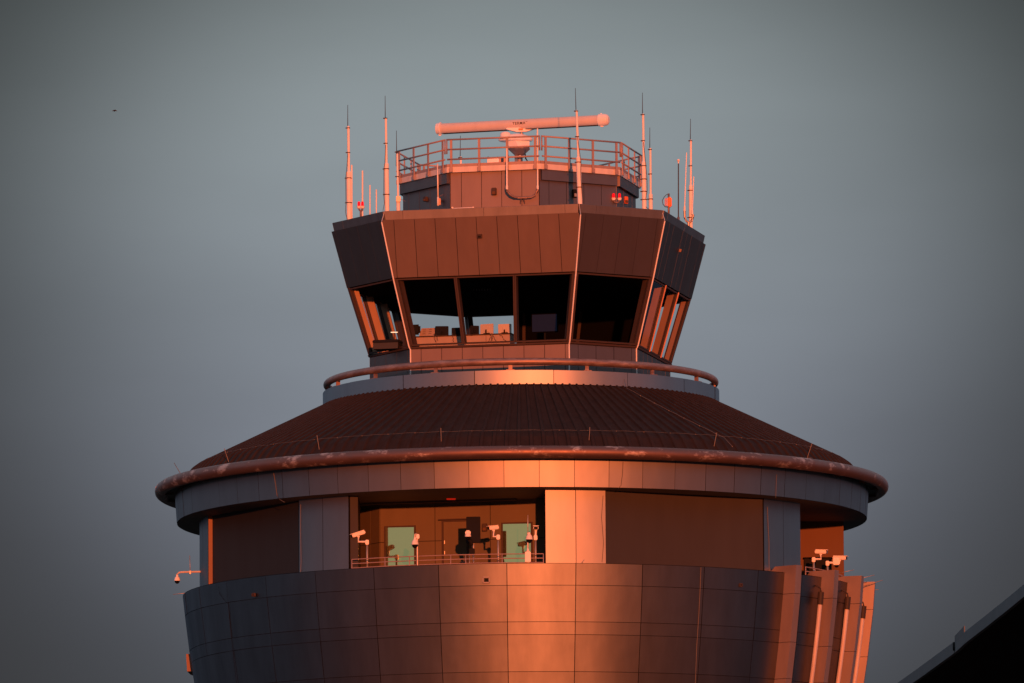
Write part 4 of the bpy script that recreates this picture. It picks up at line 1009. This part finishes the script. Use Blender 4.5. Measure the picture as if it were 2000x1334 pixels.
mb = MB(); mb.tube([P(1306, 379, Yk), P(1302, 380, Yk), P(1297, 385, Yk), P(1293.5, 392, Yk), P(1295, 399, Yk), P(1299, 404, Yk), P(1305, 405, Yk)], .010, 6); mb.build('cable', 'cable', o)
# rods in front of the penthouse, on a U bracket
Yk = front_y(1020, 385, AB, HB)-.22
def fork(x0, x1, yt, yb, label):
    q = P((x0+x1)/2, yb, Yk); o = thing('twin_rod_antenna', q, label, 'antenna')
    mb = MB(); pts = [P(x0, 369, Yk), P(x0+1, 374, Yk), P(x0+7, 381, Yk), P(x0+15, 385, Yk), P((x0+x1)/2, 386, Yk), P(x1-12, 385, Yk), P(x1-5, 381, Yk), P(x1-1, 374, Yk), P(x1, 369, Yk)]
    mb.tube(pts, .035, 10); mb.bevelbox(P((x0+x1)/2, 386, Yk), .28, .06, .05, .01); mb.tube([P((x0+x1)/2-2, 387, Yk), P((x0+x1)/2-3, 397, Yk+.1)], .012, 6); mb.tube([P((x0+x1)/2+3, 387, Yk), P((x0+x1)/2+5, 397, Yk+.1)], .012, 6)
    mb.tube([P((x0+x1)/2, 386, Yk), P((x0+x1)/2, 386, Yk+.3)], .02, 8); mb.build('bracket', 'pipe2', o)
    for x, y in ((x0+0, yt[0]), (x1, yt[1])):
        mb = MB(); mb.tube([P(x, 370, Yk), P(x, 363, Yk), P(x, 362, Yk), P(x-.3, y, Yk)], [.035, .035, .024, .022], 10); mb.build('rod', 'white', o)
fork(990, 1050, (290, 251), 386, 'two white rods on a curved bracket in front of the penthouse')
Yk2 = front_y(855, 385, AB, HB)-.28; q = P(856, 395, Yk2)
o = thing('rod_antenna', q, 'single white rod on a bracket at the left penthouse corner', 'antenna')
mb = MB(); mb.tube([P(855.5, 402, Yk2), P(855.5, 385, Yk2)], .03, 8); mb.tube([P(855.5, 385, Yk2), P(854.5, 320, Yk2)], .022, 8); mb.build('rod', 'white', o)
mb = MB(); mb.bevelbox(P(858.5, 394, Yk2), .07, .08, .2, .01); mb.tube([P(858, 392, Yk2), P(858, 392, Yk2+.35)], .025, 8); mb.tube([P(857, 384, Yk2), P(862, 382, Yk2), P(865, 380, Yk2)], .010, 6); mb.build('bracket', 'pipe2', o)
mast(900, 330, [(306, 2.2)], 265, 'small white mast with a whip at the back of the platform', Yd=1.8, clamps=(308,), zb=ZQ1)
# obstruction lights
def beacon(x0, x1, ytop, ybot, Yd, label, zbase=None):
    q = P((x0+x1)/2, ybot, Yd); o = thing('obstruction_light', (q.x, q.y, zbase if zbase else q.z), label, 'warning light', 'twin red obstruction lights')
    mb = MB(); xm = (x0+x1)/2
    mb.tube([P(x0, ytop+14, Yd), P(x0+1, ytop+17, Yd), P(xm, ytop+19, Yd), P(x1-1, ytop+17, Yd), P(x1, ytop+14, Yd)], .028, 8)
    mb.tube([P(xm, ytop+19, Yd), Vector((P(xm, ytop, Yd).x, Yd, zbase if zbase else P(xm, ybot, Yd).z))], .03, 8); mb.build('bracket', 'pipe2', o)
    for x in (x0, x1):
        mb = MB(); c_ = P(x, ytop+9, Yd); mb.lathe([(.001, .13), (.025, .125), (.040, .10), (.044, .0), (.04, -.01)], c_, 14); lamp = mb.build('lens', 'red', o)
        mb = MB(); mb.lathe([(.001, -.01), (.065, -.01), (.065, -.03), (.055, -.05), (.05, -.08), (.001, -.08)], c_, 14); mb.build('base', 'white', lamp)
beacon(701, 708, 393, 420, front_y(704, 420, A_*.985, H_*.985, .3), 'twin red lights on the roof edge, between the left masts', zbase=RZ)
beacon(1198.5, 1210, 377, 396, front_y(1204, 385, AB, HB)-.12, 'twin red lights on the right face of the penthouse')
mb = MB(); Yk = front_y(900, 402, A_*.985, H_*.985, .15); mb.tube([P(883, 406, Yk), P(884, 407.5, Yk), P(924, 405.5, Yk), P(924.5, 404, Yk)], .016, 8)
for x in (883.5, 924): mb.bevelbox(P(x, 405.5, Yk), .05, .05, .04, .01)
tag(mb.build('pipe_stub', 'white'), 'thin white horizontal bar lying on the front edge of the cab roof', 'bar')
# bird
q = P(224, 217, 40); o = thing('bird', q, 'tiny dark bird gliding far off at the upper left', 'bird')
mb = MB(); mb.tube([q+Vector((-.09, 0, 0)), q+Vector((-.05, 0, .02)), q+Vector((.06, 0, .01)), q+Vector((.09, 0, 0))], [.004, .016, .013, .004], 8); mb.build('body', 'bird', o)
for s_ in (-1, 1):
    mb = MB(); v = [(-.04, 0, .02), (.05, 0, .02), (.03, s_*.06, .03), (-.03, s_*.06, .03), (-.03, s_*.17, .0)]
    mb.hexa([q+Vector(a) for a in (v[0], v[1], v[2], v[4])], [q+Vector(a)+Vector((0, 0, .012)) for a in (v[0], v[1], v[2], v[4])]); mb.build('wing', 'bird', o)

# ================================================================== NEAR CANOPY (lower right)
HZ = 17.6
cn = thing('terminal_canopy', (14, -70, 0), 'dark curved canopy roof edge with grey fascia at the lower right', 'building')
edgeL = [(1530, 1510), (1640, 1425), (1700, 1378), (1752.6, 1334), (1800, 1300), (1863, 1253.5)]
edgeR = [(1864.5, 1253), (1883, 1235), (1920, 1206), (1960, 1174), (2000, 1141), (2060, 1088), (2140, 1012), (2260, 890)]
pl = [Pz(x, y, HZ) for x, y in edgeL]; pr = [Pz(x, y, HZ) for x, y in edgeR]
dn = Vector((0, 0, -.25))
def strip(mb, pts, z0, z1, th=.08):
    for a, b in zip(pts[:-1], pts[1:]):
        n = Vector((b.y-a.y, -(b.x-a.x), 0)).normalized()
        if n.x < 0: n = -n
        n *= th
        mb.hexa([a+Vector((0, 0, z0)), b+Vector((0, 0, z0)), b+n+Vector((0, 0, z0)), a+n+Vector((0, 0, z0))], [a+Vector((0, 0, z1)), b+Vector((0, 0, z1)), b+n+Vector((0, 0, z1)), a+n+Vector((0, 0, z1))])
mb = MB(); strip(mb, pl[:-1]+[pl[-1]], -.25, 0); mb.build('fascia', 'canopy', cn)
mb = MB(); strip(mb, pr, -.25, 0)
mb.build('fascia', 'canopy', cn)
ns = Pz(1864.5, 1253, HZ); ne = Pz(1883, 1235, HZ)
mb = MB(); mb.hexa([ns+Vector((0, 0, .003)), ne+Vector((0, 0, .003)), ne+Vector((.02, 0, .003)), ns+Vector((.02, 0, .003))], [ns+Vector((0, 0, .12)), ne+Vector((0, 0, .14)), ne+Vector((.02, 0, .14)), ns+Vector((.02, 0, .12))]); mb.build('upstand', 'canopy', cn)
mb = MB(); mb.tube([ns+Vector((-.01, -.03, -.02)), ns+Vector((-.01, -.03, -.20))], .035, 8); mb.build('rain_outlet', 'black', cn)
allp = [q+Vector((.09, 0, 0)) for q in pl+pr]
far = [Vector((45, allp[-1].y, HZ)), Vector((45, allp[0].y, HZ))]
ring = allp+far
mb = MB(); mb.hexa([q+Vector((0, 0, -.24)) for q in ring], [q+Vector((0, 0, -.02)) for q in ring]); mb.build('roof', 'canopyd', cn)
y0_, y1_ = allp[-1].y, allp[0].y
mb = MB(); mb.box((32, (y0_+y1_)/2, HZ/2-.15), 25, abs(y1_-y0_)-6, HZ-.3); mb.build('wall', 'canopyd', cn)
for i in range(4):
    yy = min(y0_, y1_)+8+i*(abs(y1_-y0_)-16)/3
    mb = MB(); mb.tube([(15.5, yy, 0), (15.5, yy, HZ-.24)], .3, 16); mb.build('column', 'canopy', cn)
